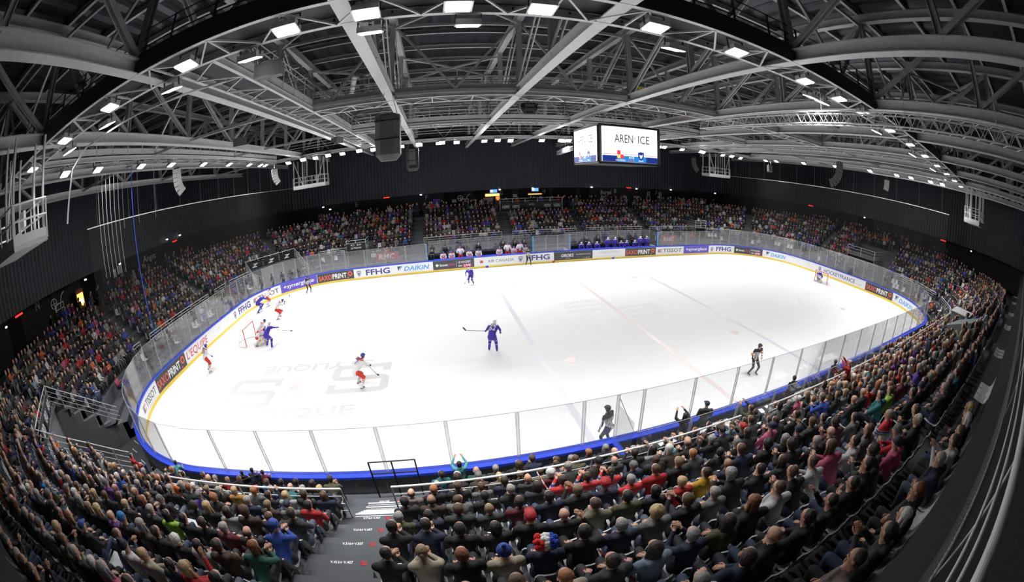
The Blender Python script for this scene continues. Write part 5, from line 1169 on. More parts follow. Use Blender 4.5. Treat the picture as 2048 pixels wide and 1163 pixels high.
# head position in the photograph, hair, style, top, pose index
M = '''556,974,k,s,nv,0 567,988,k,0,te,1 540,980,b,s,bb,0 591,981,k,s,bk,0 610,975,d,l,br,0 626,984,y,s,nv,0 651,964,d,s,ol,1 662,981,b,l,nv,0 677,969,k,s,rd,0 694,985,d,s,bk,0 704,960,e,s,ol,0 732,962,k,s,bk,0
472,1009,y,s,mu,0 491,1013,e,c,nv,0 563,1022,nv,C,gh,0 578,1014,y,l,lg,0 598,1014,e,s,dg,0 668,1016,d,s,dg,4 621,1040,bl,B,bl,1 578,1050,b,s,nv,0 657,1037,k,s,bk,1 582,1069,f,s,br,0 627,1069,k,c,bk,1 544,1088,d,r,bk,0 594,1100,a,l,gn,1 500,1065,b,u,br,0 530,1068,d,s,bk,6 486,1096,d,s,br,0 448,1081,e,s,bu,0 501,1144,k,l,bk,0 566,1149,y,s,be,0 444,1124,k,l,lg,2
834,969,d,r,ta,0 831,999,d,r,br,0 816,1026,k,s,nv,0 865,1007,g,s,bk,0 882,1022,b,s,gh,5 921,1015,b,s,dg,0 911,969,w,u,bk,0 952,960,e,r,gn,0 803,1065,k,c,nv,1 867,1067,k,s,bk,0 922,1048,f,c,dg,0 792,1097,f,p,be,1 859,1098,a,s,bk,0 855,1126,f,s,bk,0 931,1124,k,0,bk,0 759,1136,wh,B,rd,0
990,957,e,s,dg,0 1010,987,d,s,nv,0 1050,975,g,r,dg,0 1021,1010,e,c,bk,4 963,997,b,s,gh,0 973,1016,k,s,bk,0 1072,1004,d,l,dg,0 1083,1017,k,s,nv,0 988,1068,k,o,bk,0 1044,1037,d,s,bu,0 1124,1048,k,0,bk,0 1119,966,d,s,jz,3 1094,969,w,u,bu,0 1147,982,f,s,bk,3 1175,960,d,s,jz,3 1221,954,d,p,jz,3 1243,957,e,s,jz,0 1199,989,rd,C,nv,0
1256,931,d,s,bk,3 1307,923,k,l,lg,6 1340,916,y,s,tu,6 1307,941,b,s,bk,5 1334,951,b,c,rd,0 1349,938,f,s,bk,0 1285,982,k,o,bk,0 1208,1022,b,s,kh,4 1274,1017,k,s,ol,0 1275,1048,e,s,nv,0 1335,1043,y,u,gh,0 1332,1063,d,l,de,0 1153,1091,k,s,bk,6 1204,1116,d,c,dg,0 1087,1106,r,W,nv,0 1023,1111,bl,N,be,0 1054,1076,rd,C,bk,0 1125,1139,g,p,be,0 1367,895,y,p,nv,3
1371,891,y,p,bk,0 1417,901,e,s,bk,3 1391,959,d,s,ye,2 1450,983,e,s,gh,0 1442,932,k,s,bk,5 1488,915,b,s,nv,1 1488,932,b,r,nv,0 1519,959,k,s,bk,4 1526,906,k,u,bk,0 1572,943,d,l,dg,0 1588,979,b,s,wh,4 1638,954,b,s,wh,1 1691,921,b,l,pk,1 1627,897,e,s,bk,0 1587,906,k,u,bk,1 1705,888,k,s,wh,0 1753,906,d,u,dg,1 1782,844,e,s,jz,2 1745,939,k,s,bk,4 1767,957,d,s,bk,2 1713,968,d,c,bk,6
1636,1008,k,s,bk,0 1599,1052,k,0,bk,4 1711,1070,k,s,dg,3 1535,1094,d,s,nv,5 1420,1100,e,s,nv,3 1426,1052,d,l,ol,5 1470,1030,a,l,bk,4 1400,997,b,s,bk,3 1550,860,d,s,nv,0 1568,844,d,l,bk,1 1598,838,k,s,bk,2 1607,851,b,s,dg,3 1634,849,d,s,dg,0 1654,855,k,0,bk,0 1682,838,d,u,bu,1 1705,855,d,s,gh,0 1724,818,k,0,bk,0 1738,826,k,0,bk,0 1703,831,f,l,gh,0 1762,829,d,s,te,4 1791,822,b,s,li,0 1815,822,k,s,bk,0 1839,822,b,s,bk,1 1777,782,b,s,gh,0 1740,795,d,s,rd,4
145,966,w,s,bk,0 78,987,d,s,bb,0 38,975,k,s,wh,0 27,874,d,s,wh,0 178,908,d,s,pu,0 159,1065,bl,C,bk,0 65,1068,gh,B,gh,0 229,1100,nv,N,wh,0 198,1050,y,l,bk,0 172,1036,f,l,bk,0 135,1108,e,s,bk,0 265,1119,y,s,be,0 398,1114,y,l,rd,6 345,1115,w,u,bk,0 148,1036,a,l,dg,0 304,1108,d,s,bk,0 285,1049,e,c,dg,0 463,1060,d,l,lg,0 406,1030,y,l,bk,0 243,1040,bb,B,bk,0 264,927,d,s,rd,0 390,1060,d,s,bk,2 350,1070,k,s,bk,0 320,1043,k,l,li,0
1690,700,e,s,ol,0 1715,690,d,s,rd,0 1700,745,b,s,rd,1 1960,700,b,s,bk,0 1650,760,d,s,ol,0'''
seats = []
for s in SEATS:
    u, v = project((s[0], s[1], s[2] + 1.17)); dist = (Vector((s[0], s[1], s[2] + 1.1)) - CAM).length
    seats.append([s, u, v, dist])
inframe = lambda q, m=12: -m < q[1] < 2048 + m and -m < q[2] < 1163 + 35
taken = {}
for ent in M.split():
    u, v, hc, st, tp, ps = ent.split(','); u = float(u); v = float(v)
    best = None
    for i, q in enumerate(seats):
        if i in taken: continue
        if q[0][4] < 1 and v < 1100 and u < 1500: continue
        e = math.hypot(q[1] - u, q[2] - v) * (q[3] ** .5)
        if best is None or e < best[0]: best = (e, i)
    taken[best[1]] = (HC.get(hc) or TC.get(hc) or 'red jacket', SC[st], TC[tp], PN[int(ps)])
order = sorted([i for i, q in enumerate(seats) if inframe(q) and q[0][0] < 30], key=lambda i: seats[i][3])
N_IND = 284
ind = [i for i in taken]
for i in order:
    if len(ind) >= N_IND: break
    if i in taken: continue
    r = seats[i][0][4]; x = seats[i][0][0]
    if r <= 0 and (x > -4 or r == -1) and R_.random() < (.9 if r == -1 else .86): continue
    if r == -1 and x < -4: continue
    if R_.random() < .05: continue
    ind.append(i)
farthest = max(seats[i][3] for i in ind if i not in taken)
# seat counts from the printed stairway, per row
def seat_words(s):
    x, y, z, f, r = s
    row = 'row %s' % ordn(10 - r)
    same = sorted([q for q in SEATS if q[4] == r and q[1] < -14.9 - 0 and abs(q[0]) <= 21.5], key=lambda q: q[0]) if abs(x) <= 21.5 and y < -10 else None
    rown = '%s row up' % ordn(10 - r)
    if same is not None:
        if x > -14: k = sum(1 for q in same if -14 < q[0] <= x); return '%s, %s seat past printed stairway' % (rown, ordn(k))
        k = sum(1 for q in same if x <= q[0] < -14); return '%s, %s seat before printed stairway' % (rown, ordn(k))
    if x > 21.5 and y < -6.5:
        a = sorted([q for q in SEATS if q[4] == r and q[0] > 21.5 and q[1] < -6.5], key=lambda q: q[0] - q[1] * .001); return '%s, corner beyond scorers, %s seat along' % (rown, ordn(a.index(s) + 1))
    if x < -21.5 and y < -6.5:
        a = sorted([q for q in SEATS if q[4] == r and q[0] < -21.5 and q[1] < -6.5], key=lambda q: -math.atan2(q[1] + 6.5, -(q[0] + 21.5))); return '%s, stairwell corner, %s seat along' % (rown, ordn(len(a) - a.index(s)))
    if x < -30:
        a = sorted([q for q in SEATS if q[4] == r and q[0] < -30 and -6.5 <= q[1] <= 8.4], key=lambda q: q[1]); return '%s of neon end, %s seat from stairwell' % (rown, ordn(a.index(s) + 1)) if s in a else '%s of neon end' % rown
    a = sorted([q for q in SEATS if q[4] == r and (q[0] > 30 or q[1] > 8)], key=lambda q: (q[0], q[1])); return '%s across the ice, %s seat along' % (rown, ordn(a.index(s) + 1)) if s in a else rown
def seat_mesh():
    mb = MB(); P = [(-.21, .42), (.21, .42)]
    # shell: seat pan curving up into the back, with thickness
    prof = [(.22, .425), (.20, .44), (.05, .425), (-.12, .425), (-.20, .46), (-.25, .60), (-.28, .80), (-.285, .84)]
    vs = []; n = len(prof); W = [.19, .21, .22, .22, .22, .22, .20, .16]
    for t in (0, 1):
        for (y, z), w_ in zip(prof, W):
            for k in (-1, -.5, 0, .5, 1): vs.append((w_ * k, y - (.0 if t == 0 else .012) + .03 * k * k * (1 if z > .45 else 0), z - (0 if t == 0 else .02) + (.02 * k * k if z < .5 else 0)))
    f = []
    for t in (0, 1):
        o = t * n * 5
        for i in range(n - 1):
            for k in range(4): f.append((o + i * 5 + k, o + i * 5 + k + 1, o + (i + 1) * 5 + k + 1, o + (i + 1) * 5 + k))
    for i in range(n - 1):
        for k in (0, 4): f.append((i * 5 + k, (i + 1) * 5 + k, n * 5 + (i + 1) * 5 + k, n * 5 + i * 5 + k))
    for i in (0, n - 1):
        for k in range(4): f.append((i * 5 + k, i * 5 + k + 1, n * 5 + i * 5 + k + 1, n * 5 + i * 5 + k))
    return mb.add(vs, f)
seat_me = seat_mesh().mesh('seat_shell', seatm); seat_me.polygons.foreach_set('use_smooth', [True] * len(seat_me.polygons))
brk_me = MB().box((0, -.05, .21), (.06, .10, .41)).box((0, -.02, .41), (.34, .22, .02)).mesh('bracket', steel_d)
def put_seat(s, lab, grp='seats of the near stand'):
    x, y, z, f, r = s; o = bpy.data.objects.new('stadium_seat', seat_me); col.objects.link(o); o.location = (x, y, z); o.rotation_euler = (0, 0, f - PI / 2); tag(o, lab, 'seat', grp)
    b = bpy.data.objects.new('bracket', brk_me); col.objects.link(b); b.parent = o; return o
indset = set(ind)
for k, i in enumerate(ind):
    s = seats[i][0]; x, y, z, f, r = s
    if i in taken: hair, st, top, pose = taken[i]
    else: hair = R_.choice(RH); st = R_.choice(RS); top = R_.choice(RT); pose = R_.choice(PN[:6] + PN[:2] + PN[7:]); hair = R_.choice(['black coat', 'navy jacket', 'grey hoodie', 'red jacket']) if st in ('beanie', 'cap') else hair
    sw = seat_words(s)
    ht = {'bald': 'bald', 'wig': 'tricolour-wigged'}.get(st) or (hair.split()[0] + ('-capped' if st == 'cap' else '-hatted') if st in ('beanie', 'bobble', 'cap') else hair.replace(' ', '-') + '-haired')
    spectator(x, y, z, f + R_.uniform(-.12, .12), top, hair, st, pose, '%s spectator in %s, %s' % (ht, top, sw), 'spectators of the near stand', R_.uniform(.94, 1.04))
# seats: near ones one by one
nseat = 0; seat_ids = set(); skipm1 = set()
for i in sorted(range(len(seats)), key=lambda i: seats[i][3]):
    q = seats[i]
    if nseat >= 296: break
    if not inframe(q): continue
    if q[0][4] <= 0 and i not in indset and (i * 7919) % 10 > 2: skipm1.add(i); continue
    occ = i in indset; nseat += 1; seat_ids.add(i)
    put_seat(q[0], ('seat under a spectator, ' if occ else 'empty pale grey seat, ') + seat_words(q[0]))
# remaining seats and the far crowd as mass objects
mbS = MB(); sv = [(-.2, -.02, .40), (.2, -.02, .40), (.2, .2, .42), (-.2, .2, .42), (-.2, -.24, .45), (.2, -.24, .45), (.17, -.28, .84), (-.17, -.28, .84), (-.17, -.31, .83), (.17, -.31, .83), (.2, -.26, .40), (-.2, -.26, .40)]
sf = [(0, 1, 2, 3), (4, 5, 1, 0), (4, 7, 6, 5), (7, 8, 9, 6), (8, 11, 10, 9)]
crowd = []
for i, q in enumerate(seats):
    x, y, z, f, r = q[0]
    if i not in seat_ids and i not in skipm1 and not (r <= 0 and (i * 7919) % 10 > 2) and not (r >= 8 and (y > -10 or abs(x) > 22) and R_.random() < .85):
        c, s_ = math.cos(f - PI / 2), math.sin(f - PI / 2); mbS.add([(x + c * a - s_ * b, y + s_ * a + c * b, z + h) for a, b, h in sv], sf)
    if i in indset: continue
    p = .93
    if r <= 0: p = 0 if x > -4 or r == -1 else .3
    if r >= 8: p = .22 if abs(x) > 22 or y > 0 else .6
    if y < -14 and q[3] < farthest: p = .0
    if R_.random() < p: crowd.append((x, y, z, f + R_.uniform(-.25, .25), 0))
o = tag(mbS.build('stadium_seats', seatm), 'rows of pale grey seats all round the bowl beyond the near ones', 'seats', kind='stuff')
# standing people on the concourse
for k in range(230):
    t = R_.random(); side = R_.random()
    if side < .62: x = R_.uniform(-27, 30); y = 15.2 + (R_.choice([9.6, 10.1, 10.7, 11.5]) if not -4.2 < x < 5 else R_.choice([10.5, 11.2])) + R_.uniform(-.2, .2); f = -PI / 2
    elif side < .82: x = -30 - R_.choice([8.9, 9.6, 10.6]); y = R_.uniform(-10, 12); f = 0
    else: x = 30 + R_.choice([8.9, 9.6, 10.6]); y = R_.uniform(-12, 12); f = PI
    crowd.append((x, y, CZ, f + R_.uniform(-.5, .5), 1))
def lowpoly(st, variant):
    """simple figure: verts, faces, region (0 top 1 legs 2 skin 3 hair)"""
    J = [SEAT, STAND][st]; V = {k: Vector(v) for k, v in J.items() if isinstance(v, tuple)}; regs = []; mb = MB()
    def b(reg, p, q, r0, r1, fl=1., n=6, caps=1): o = len(mb.v); blob(mb, p, q, r0, r1, fl, n=n, caps=caps); regs.extend([reg] * (len(mb.v) - o))
    b(0, V['pelvis'], V['neck'] - Vector((0, 0, .12)), .19, .185, .7, 8); b(0, V['neck'] - Vector((0, 0, .14)), V['neck'], .16, .06, .7, 8)
    vs = [(.0, .0), (.1, .0)][variant % 2]
    for s, sg in (('L', -1), ('R', 1)):
        el = V['el' + s]; ha = V['ha' + s] + (Vector((-sg * .06, .05, .22)) if variant == 2 else Vector()); b(0, V['sh' + s], el, .07, .055); b(0, el, ha, .052, .036); b(2, ha, ha + Vector((0, .06, 0)), .04, .03)
        b(1, V['hi' + s], V['kn' + s], .10, .07); b(1, V['kn' + s], V['an' + s], .066, .045, n=5)
    b(2, V['head'] + Vector((0, 0, -.09)), V['head'] + Vector((0, .01, .03)), .062, .088, .95, 8, 2); b(2, V['head'] + Vector((0, .03, -.05)), V['head'] + Vector((0, .04, -.06)), .06, .045, n=6)
    b(3, V['head'] + Vector((0, -.03, .02 if variant != 1 else -.08)), V['head'] + Vector((0, -.025, .055)), .086, .085, n=8, caps=2)
    nv = len(mb.v); tri = mb.f; return np.array(mb.v), tri, np.array(regs)
T = {(s, v): lowpoly(s, v) for s in (0, 1) for v in (0, 1, 2)}
SK = [(.60, .35, .26), (.54, .30, .21), (.64, .39, .29), (.36, .19, .12), (.62, .37, .27)]; LG = [(.03, .045, .09), (.012, .012, .015), (.05, .07, .13), (.03, .03, .035), (.10, .10, .10)]
RT2 = RT + ['blue jacket', 'red jacket', 'violet shirt', 'white top', 'orange top', 'burgundy sweater', 'white top', 'khaki jacket', 'grey hoodie', 'light grey sweater', 'blue jacket', 'red jacket', 'beige sweater']
Vs, Fs, Cs = [], [], []; off = 0
for (x, y, z, f, st) in crowd:
    v, fc, rg = T[(st, R_.randrange(3))]; sc = R_.uniform(.9, 1.06); a = f - PI / 2; c, s_ = math.cos(a), math.sin(a)
    w = np.stack([x + sc * (c * v[:, 0] - s_ * v[:, 1]), y + sc * (s_ * v[:, 0] + c * v[:, 1]), z + sc * v[:, 2]], 1); Vs.append(w)
    Fs.extend([tuple(i + off for i in q_) for q_ in fc]); off += len(v)
    cc = np.array([TOPC[R_.choice(RT2)], R_.choice(LG), R_.choice(SK), HAIRC[R_.choice(RH)]]); Cs.append(cc[rg])
me = bpy.data.meshes.new('crowd'); me.from_pydata(np.concatenate(Vs).tolist(), [], Fs)
ca = me.attributes.new('cloth_colour', 'FLOAT_COLOR', 'POINT'); cc = np.concatenate(Cs); ca.data.foreach_set('color', np.concatenate([cc, np.ones((len(cc), 1))], 1).ravel())
me.polygons.foreach_set('use_smooth', [True] * len(me.polygons))
cm = bpy.data.materials.new('crowd clothing'); cm.use_nodes = True; at_ = cm.node_tree.nodes.new('ShaderNodeAttribute'); at_.attribute_name = 'cloth_colour'
cm.node_tree.links.new(at_.outputs['Color'], cm.node_tree.nodes['Principled BSDF'].inputs['Base Color']); cm.node_tree.nodes['Principled BSDF'].inputs['Roughness'].default_value = .8
me.materials.append(cm); me.update(); o = bpy.data.objects.new('crowd', me); col.objects.link(o)
tag(o, 'dense mass of seated and standing spectators filling the stands across the ice', 'crowd', kind='stuff')
print('COUNTS seats', len(SEATS), 'ind', len(ind), 'crowd', len(crowd), 'faces', len(Fs), 'farthest', farthest)
# people standing by the near boards and on the stairs
def std(u, v, y, z, face, top, hair, style, pose, lab, sc=1.):
    """put a standing figure whose head shows near the given spot, on floor height z at distance y"""
    best = min((abs(project((x, y, z + 1.6 * sc))[0] - u), x) for x in np.arange(-30, 32, .1)); return spectator(float(best[1]), y, z, face, top, hair, style, pose, lab, 'people standing near the boards', sc)
N_ = PI / 2
std(481, 952, -15.65, .5, N_, 'black coat', 'black', 'short', 'standing arms folded', 'small child in dark jacket leaning at the near boards, first of three children', .72)
std(499, 951, -15.65, .5, N_, 'navy jacket', 'black', 'short', 'standing leaning on the rail', 'child in blue grey jacket at the near boards, middle of three children', .76)
std(522, 959, -15.65, .5, N_, 'burgundy sweater', 'black', 'short', 'standing leaning on the rail', 'child in burgundy top at the near boards, last of three children', .72)
std(920, 942, -15.65, .5, N_, 'turquoise jacket', 'dark brown', 'bob', 'standing both arms raised', 'child in turquoise jacket pressing against the near boards with raised arms', .78)
std(347, 946, -15.7, .5, N_ + .2, 'turquoise jacket', 'black', 'short', 'standing leaning on the rail', 'child in turquoise jacket watching over the near curved boards', .8)
std(332, 950, -15.9, .5, N_ + .2, 'white top', 'blond', 'short', 'standing arms down', 'small blond child beside the one in turquoise at the curved boards', .68)
std(1369, 857, -15.75, .5, N_, 'black coat', 'dark brown', 'long', 'standing both arms raised', 'woman with long dark hair clapping behind the near boards of the scorers area', .92)
std(1413, 835, -15.7, .5, N_ - .4, 'dark grey coat', 'navy jacket', 'cap', 'standing arms folded', 'man in navy cap and grey top standing in the scorers area', 1.02)
std(1504, 846, -17.2, 1.1, N_ + .3, 'olive jacket', 'brown', 'short', 'standing both arms raised', 'man in olive jacket with both arms raised behind the guard rail', 1.0)
std(1702, 791, -17.9, 1.95, N_ + .4, 'red jacket', 'grey', 'bald', 'standing both arms raised', 'bald man in bright red jacket applauding beyond the scorers', 1.0)
std(1862, 833, -20.4, 3.45, N_ + .5, 'navy jacket', 'black coat', 'cap', 'standing arms down', 'tall man in dark cap and navy jacket standing high in the near stand', 1.05)
std(1590, 770, -15.8, .5, N_ - .2, 'black coat', 'black', 'short', 'standing arms down', 'person in black standing behind the low glass of the scorers area', 1.0)
std(1672, 742, -15.8, .5, N_ - .2, 'navy jacket', 'brown', 'short', 'standing arms down', 'person in navy at the boards beyond the scorers tables', 1.0)
std(416, 985, -17.4, 1.25, N_, 'grey hoodie', 'ginger', 'receding', 'standing arms folded', 'balding man in grey hoodie standing at the guard rail near the curved corner', 1.02)
# ================================================================ PLAYERS AND OFFICIALS
fr = mat('violet blue jersey', (.06, .035, .42), .7, noise=.08); cz = mat('white jersey', (.80, .79, .80), .7, noise=.04); redp = mat('red hockey breeches', (.66, .04, .02), .7); hz = mat('blue helmet', (.05, .07, .32), .3); hw = mat('white helmet', (.85, .85, .86), .3)
blk = mat('black kit', (.015, .015, .017), .7); gryt = mat('grey trousers', (.10, .105, .11), .7); glv = mat('dark gloves', (.025, .025, .06), .6); whs = mat('white socks', (.78, .77, .77), .7); stickm = mat('grey stick shaft', (.18, .18, .17), .5); bladem = mat('skate blade', (.6, .6, .62), .3, .8); padm = mat('pale goalie pads', (.72, .70, .60), .6); orangem = mat('orange armband', (.85, .18, .03), .6)
def sub_regions(me, H):
    pass
def hplayer(name, x, y, heading, team, label, group, lean=.15, crouch=.12, stride=.0, twist=0., arms='stick', num=None, stick=None, roll=0., seated=False, goalie=False, sc=1., z0=0.):
    """heading: angle the chest faces. lean forward, crouch lowers hips, stride splits the legs"""
    h = .99 - crouch; k = -crouch * .2
    J = dict(pelvis=(0, -.05 - lean * .3, h), waist=(0, -.02 - lean * .1, h + .16), chest=(roll * .5, .02 + lean * .75, h + .40 - lean * .15), neck=(roll * .7, .03 + lean * 1.2, h + .58 - lean * .35), head=(roll, .06 + lean * 1.5, h + .735 - lean * .45), yaw=twist, pitch=.15,
             hiL=(-.10, -.05 - lean * .3, h), hiR=(.10, -.05 - lean * .3, h), knL=(-.15 - stride * .25, .16 + crouch * .8 + stride * .15, .55 - crouch * .25), knR=(.15 + stride * .15, .12 + crouch * .6 - stride * .25, .55 - crouch * .3),
             anL=(-.17 - stride * .45, -.02 + stride * .25, .15), anR=(.17 + stride * .5, -.06 - stride * .5, .15))
    if seated: J.update(pelvis=(0, -.02, .52), waist=(0, -.0, .68), chest=(0, .05, .90), neck=(0, .09, 1.06), head=(0, .13, 1.21), hiL=(-.1, 0, .52), hiR=(.1, 0, .52), knL=(-.17, .42, .55), knR=(.17, .42, .55), anL=(-.17, .40, .12), anR=(.17, .40, .12))
    c = Vector(J['chest']); s = .21
    J['shL'] = tuple(c + Vector((-s, 0, .12))); J['shR'] = tuple(c + Vector((s, 0, .12)))
    A = {'stick': ((-.33, .10, -.12), (-.26, .34, -.28), (.34, .10, -.12), (.22, .38, -.26)), 'left': ((-.36, .02, -.10), (-.46, .24, -.26), (.36, -.02, -.10), (.34, .20, -.34)), 'reach': ((-.30, .20, -.05), (-.10, .48, -.18), (.38, .22, -.02), (.52, .46, -.10)), 'up': ((-.32, .14, -.10), (-.12, .36, -.10), (.36, .16, -.06), (.34, .40, .16)),
         'hips': ((-.36, -.06, -.14), (-.24, .10, -.30), (.36, -.06, -.14), (.24, .10, -.30)), 'face': ((-.32, .14, .0), (-.06, .22, .28), (.32, .14, .0), (.08, .22, .28)), 'down': ((-.30, .02, -.20), (-.29, .10, -.42), (.30, .02, -.20), (.29, .10, -.42)), 'lap': ((-.30, .08, -.16), (-.17, .30, -.28), (.30, .08, -.16), (.17, .30, -.28))}[arms]
    J['elL'], J['haL'], J['elR'], J['haR'] = [tuple(c + Vector(v)) for v in A]
    K = dict(fr=(fr, fr, hw, fr, mat('pale violet yoke', (.62, .60, .72), .7)), cz=(cz, redp, hz, whs, redp), ref=(blk, blk, mat('black helmet', (.02, .02, .02), .3), blk, whs))[team]
    top, leg, hel, sock, acc = K; official = team == 'ref'
    me, H = body(J, [top, leg, skinm, mat('black skates', (.03, .03, .03), .4), eyem, lipm, acc, sock, glv], g=1.0 if official else 1.22, vox=.02, glove=not official, wide=1.0 if official else 1.12, legs=1.0 if official else (1.45 if not goalie else 1.5))
    knz = J['knL'][2]
    for p in me.polygons:
        z = p.center.z
        if p.material_index == 1 and z < knz - .05 and not seated: p.material_index = 7
        if p.material_index == 1 and seated and z < .45: p.material_index = 7
        if team == 'cz' and p.material_index == 7 and (.40 < z < .43 or .34 < z < .36): p.material_index = 1
        if team == 'fr' and p.material_index == 0 and z > c.z + .165 and abs(p.center.x - c.x) < .26: p.material_index = 6
        if team == 'fr' and (p.material_index in (1, 7)) and (abs(z - knz - .10) < .02 or abs(z - knz + .13) < .015) and not seated: p.material_index = 6
        if team == 'ref' and p.material_index == 0 and z < c.z + .02 and (int((math.atan2(p.center.x - c.x, p.center.y - c.y) + 10) * 7) % 2): p.material_index = 6
        if team == 'cz' and p.material_index == 0 and abs(z - (c.z + .17)) < .018: p.material_index = 1
    o = bpy.data.objects.new(name, me); col.objects.link(o); o.location = (x, y, z0); o.rotation_euler = (0, 0, heading - PI / 2); o.scale = (sc,) * 3
    tag(o, label, {'referee': 'referee', 'hockey_player': 'hockey player'}.get(name, 'hockey player'), group)
    mb = MB(); ell(mb, (0, -.012, .045), (.108, .122, .098), 14, 8); ell(mb, (0, -.04, -.01), (.104, .085, .09), 14, 6); hm = mb.build('helmet', hel, o, J['head'], smooth=True); hm.rotation_euler = (J['pitch'], 0, J['yaw'])
    MB().box((0, .098, .035), (.15, .012, .05)).build('visor', mat('visor', (.15, .17, .2), .1), hm)
    for s_ in 'LR':
        a = Vector(J['an' + s_]); MB().box((a.x, a.y + .05, a.z - .085), (.012, .28, .05)).box((a.x, a.y + .15, a.z - .06), (.03, .03, .05)).box((a.x, a.y - .04, a.z - .06), (.03, .03, .05)).build('skate_blade', bladem, o)
    if num:
        bd = Vector(J['chest']) - Vector(J['waist']); up = (Vector(J['neck']) - Vector(J['waist'])).normalized(); rt = Vector((1, 0, 0)); nrm = rt.cross(up) * 1.; nrm = -nrm if nrm.y > 0 else nrm
        org = Vector(J['waist']).lerp(c, .45) + nrm * .195 * 1.0
        flat_text('jersey_number', whitep if team == 'fr' else navy, num, .34 if len(num) > 1 else .17, .31, org - up * .06, rt, up, nrm, o, bold=.03, off=.02)
        MB().add([org + up * .30 + rt * a_ + up * b_ + nrm * (.012) for a_, b_ in ((-.14, 0), (.14, 0), (.14, .05), (-.14, .05))], [(0, 1, 2, 3)]).build('name_bar', paleg if team == 'fr' else navy, o)
    if stick:
        a, b = Vector(stick[0]), Vector(stick[1]); d = (b - a).normalized(); mb = MB(); mb.beam(a, b, .03, .022); st = mb.build('stick', stickm, o)
        q = Vector(stick[2]); MB().beam(b - d * .02, b + q * .30, .03, .075).build('stick_blade', mat('dark blade tape', (.04, .04, .04), .7), st)
    if goalie:
        for s_ in 'LR': kn = Vector(J['kn' + s_]); an = Vector(J['an' + s_]); MB().beam(kn + Vector((0, .10, .22)), an + Vector((0, .12, -.08)), .30, .12, (0, 1, 0)).build('leg_pad', padm, o)
        MB().box(J['haL'], (.26, .10, .36)).build('blocker', padm, o); MB().box(J['haR'], (.24, .14, .26)).build('catching_glove', padm, o)
    if official and arms != 'x':
        for s_ in 'LR': e0 = Vector(J['sh' + s_]).lerp(Vector(J['el' + s_]), .75); e1 = Vector(J['sh' + s_]).lerp(Vector(J['el' + s_]), .95); MB().tube(e0, e1, .068, 10).build('armband', orangem, o) if 'orange' in label else None
    return o
G1 = 'skaters on the ice'
hplayer('hockey_player', -9.25, -4.85, N_ - .25, 'fr', 'violet jersey player numbered 62 with white helmet seen from behind, mid ice', G1, lean=.22, crouch=.08, stride=.1, twist=.2, arms='left', num='62', stick=((-.44, .42, 1.02), (-1.55, .62, .98), (-.45, .1, .55)), roll=.12)
hplayer('hockey_player', -16.15, -7.35, N_ - .75, 'cz', 'white jersey player in red breeches standing alone near the grey emblem', G1, lean=.28, crouch=.14, stride=.25, twist=-.1, arms='stick', num='7', stick=((-.1, .5, 1.15), (.15, 1.0, .25), (.3, .1, -.05)))
hplayer('hockey_player', -27.35, -4.5, N_ - .5, 'cz', 'white jersey player in red breeches near the end boards under red lettering', G1, lean=.12, crouch=.06, stride=.25, arms='left', num='59', stick=((-.4, .42, 1.0), (-.8, .7, .7), (-.4, 0, -.1)))
hplayer('hockey_player', -23.85, -1.2, N_ - .2, 'fr', 'violet jersey player numbered 9 with white helmet beside the goal mouth', G1, lean=.32, crouch=.15, stride=.3, twist=-.3, arms='reach', num='9', stick=((.5, .60, .95), (1.45, .95, .75), (.35, .1, 0)))
hplayer('hockey_player', -25.2, .25, N_ - 1.0, 'cz', 'white jersey player in red breeches falling against the goal frame', G1, lean=.35, crouch=.35, stride=.5, arms='stick', roll=-.15)
hplayer('hockey_player', -24.9, -.55, -.2, 'cz', 'goalkeeper crouched low in the goal mouth behind number 9', G1, lean=.4, crouch=.5, stride=.5, arms='hips', goalie=True)
hplayer('hockey_player', -28.5, 7.3, N_ - .9, 'fr', 'violet jersey player lunging along the far end of the end boards', G1, lean=.42, crouch=.22, stride=.65, arms='reach', num='14', stick=((.5, .85, .95), (1.5, 1.7, .35), (.3, .1, 0)))
hplayer('hockey_player', -28.3, 8.9, N_ - .5, 'cz', 'white jersey player pinned at the curved boards behind the lunging violet player', G1, lean=.3, crouch=.15, stride=.3, arms='stick')
hplayer('hockey_player', -25.4, 4.7, .5, 'cz', 'white jersey player skating with raised stick between goal and far corner', G1, lean=.35, crouch=.18, stride=.35, arms='up', num='27', stick=((.34, .72, 1.25), (.75, 1.15, 1.75), (.1, .1, .4)))
hplayer('hockey_player', -9.1, 9.1, -N_ - .4, 'fr', 'violet jersey player with white helmet near the blue line at the far boards', G1, lean=.25, crouch=.14, stride=.15, arms='stick', num='21', stick=((-.1, .45, 1.1), (.3, .7, .3), (.3, 0, -.05)))
hplayer('hockey_player', 26.35, .35, PI, 'fr', 'violet jersey goalkeeper crouched in the farther goal', G1, lean=.4, crouch=.4, stride=.5, arms='hips', goalie=True)
G2 = 'officials in striped shirts'
hplayer('referee', 2.55, -11.95, -N_ - .1, 'ref', 'official with black helmet, striped shirt and orange armbands skating by the near boards', G2, lean=.05, crouch=.03, stride=.1, arms='hips')
hplayer('referee', -2.7, 14.45, -N_, 'ref', 'official with hands at his face standing at the far boards', G2, lean=.02, crouch=.0, stride=.15, arms='face')
hplayer('referee', -24.8, 11.6, -N_ + .8, 'ref', 'official in black standing in front of the violet advert in the far corner', G2, lean=.12, crouch=.06, stride=.1, arms='hips')
hplayer('referee', -6.7, -14.15, N_ + .5, 'ref', 'official standing close behind the near glass by the white cross wall', G2, lean=.02, crouch=.0, arms='down')
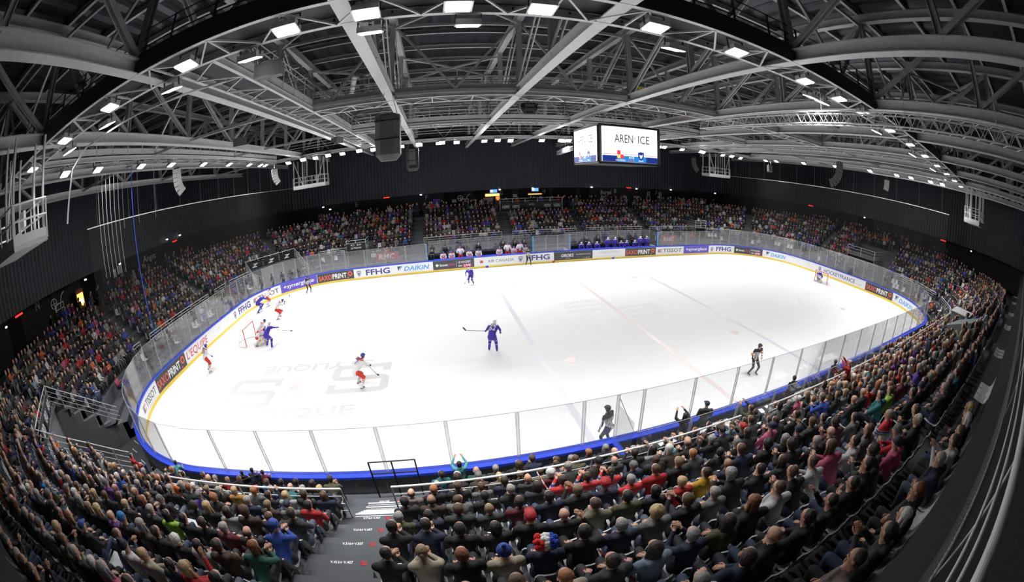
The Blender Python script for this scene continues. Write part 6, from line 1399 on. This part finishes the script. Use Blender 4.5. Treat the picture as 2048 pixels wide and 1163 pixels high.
# benches
def bench(team, xs, who, col_):
    for i, (x, st) in enumerate(xs):
        hplayer('hockey_player', x, 15.95 if not st else 15.75, -N_ + R_.uniform(-.3, .3), team, '%s player %s on the far team bench, %s from the camera side door' % (who, 'standing' if st else 'sitting', ordn(i + 1)), col_, lean=.08, crouch=.02 if st else 0, arms='lap' if not st else 'hips', seated=not st, z0=.55)
bench('cz', [(-11.3, 0), (-10.4, 0), (-9.5, 1), (-8.6, 0), (-7.6, 0), (-5.4, 0), (-4.6, 1), (-3.9, 0), (-3.3, 1), (-2.7, 0)], 'white jersey', 'players on the white team bench')
bench('fr', [(3.6, 0), (4.5, 0), (5.5, 0), (6.7, 1), (7.6, 1), (8.5, 0), (9.2, 0), (10.3, 0), (10.9, 1), (11.8, 1)], 'violet jersey', 'players on the violet team bench')
G3 = 'staff behind the team benches'
for i, (x, tp, hr) in enumerate(((-11.0, 'black coat', 'brown'), (-9.2, 'navy jacket', 'brown'), (-7.5, 'black coat', 'grey'), (-4.9, 'black coat', 'brown'), (-3.6, 'black coat', 'black'), (-2.6, 'navy jacket', 'dark brown'), (4.5, 'navy jacket', 'brown'), (6.0, 'black coat', 'grey'), (8.9, 'black coat', 'black'), (10.4, 'black coat', 'black'), (12.3, 'dark grey coat', 'brown'))):
    spectator(x, 16.75, .62, -N_ + R_.uniform(-.3, .3), tp, hr, 'short', R_.choice(['standing arms folded', 'standing arms down']), 'coach in %s behind the %s bench, %s from goal scramble end' % (tp, 'white team' if x < 0 else 'violet team', ordn(i + 1)), G3)
spectator(-12.4, 15.9, .55, -N_, 'black coat', 'black', 'short', 'standing leaning on the rail', 'person in black at the open end of the white team bench', G3)
for i, (x, y) in enumerate(((-31.6, 15.0), (-30.6, 16.0), (-29.6, 16.9), (-28.5, 17.5), (-27.3, 17.9))):
    spectator(x + .5, y - 1.4, .02 if i < 5 else 0, -.9, 'black coat', 'black', 'short', 'standing arms down', 'dark figure standing in the corner tunnel mouth, %s of five from the end stand' % ordn(i + 1), 'dark figures in the tunnel')
for i, (x, y, tp) in enumerate(((-32.2, -8.9, 'navy jacket'), (-31.9, -7.9, 'black coat'), (-31.8, -3.6, 'black coat'), (-33.4, -16.9, 'white top'))): pass
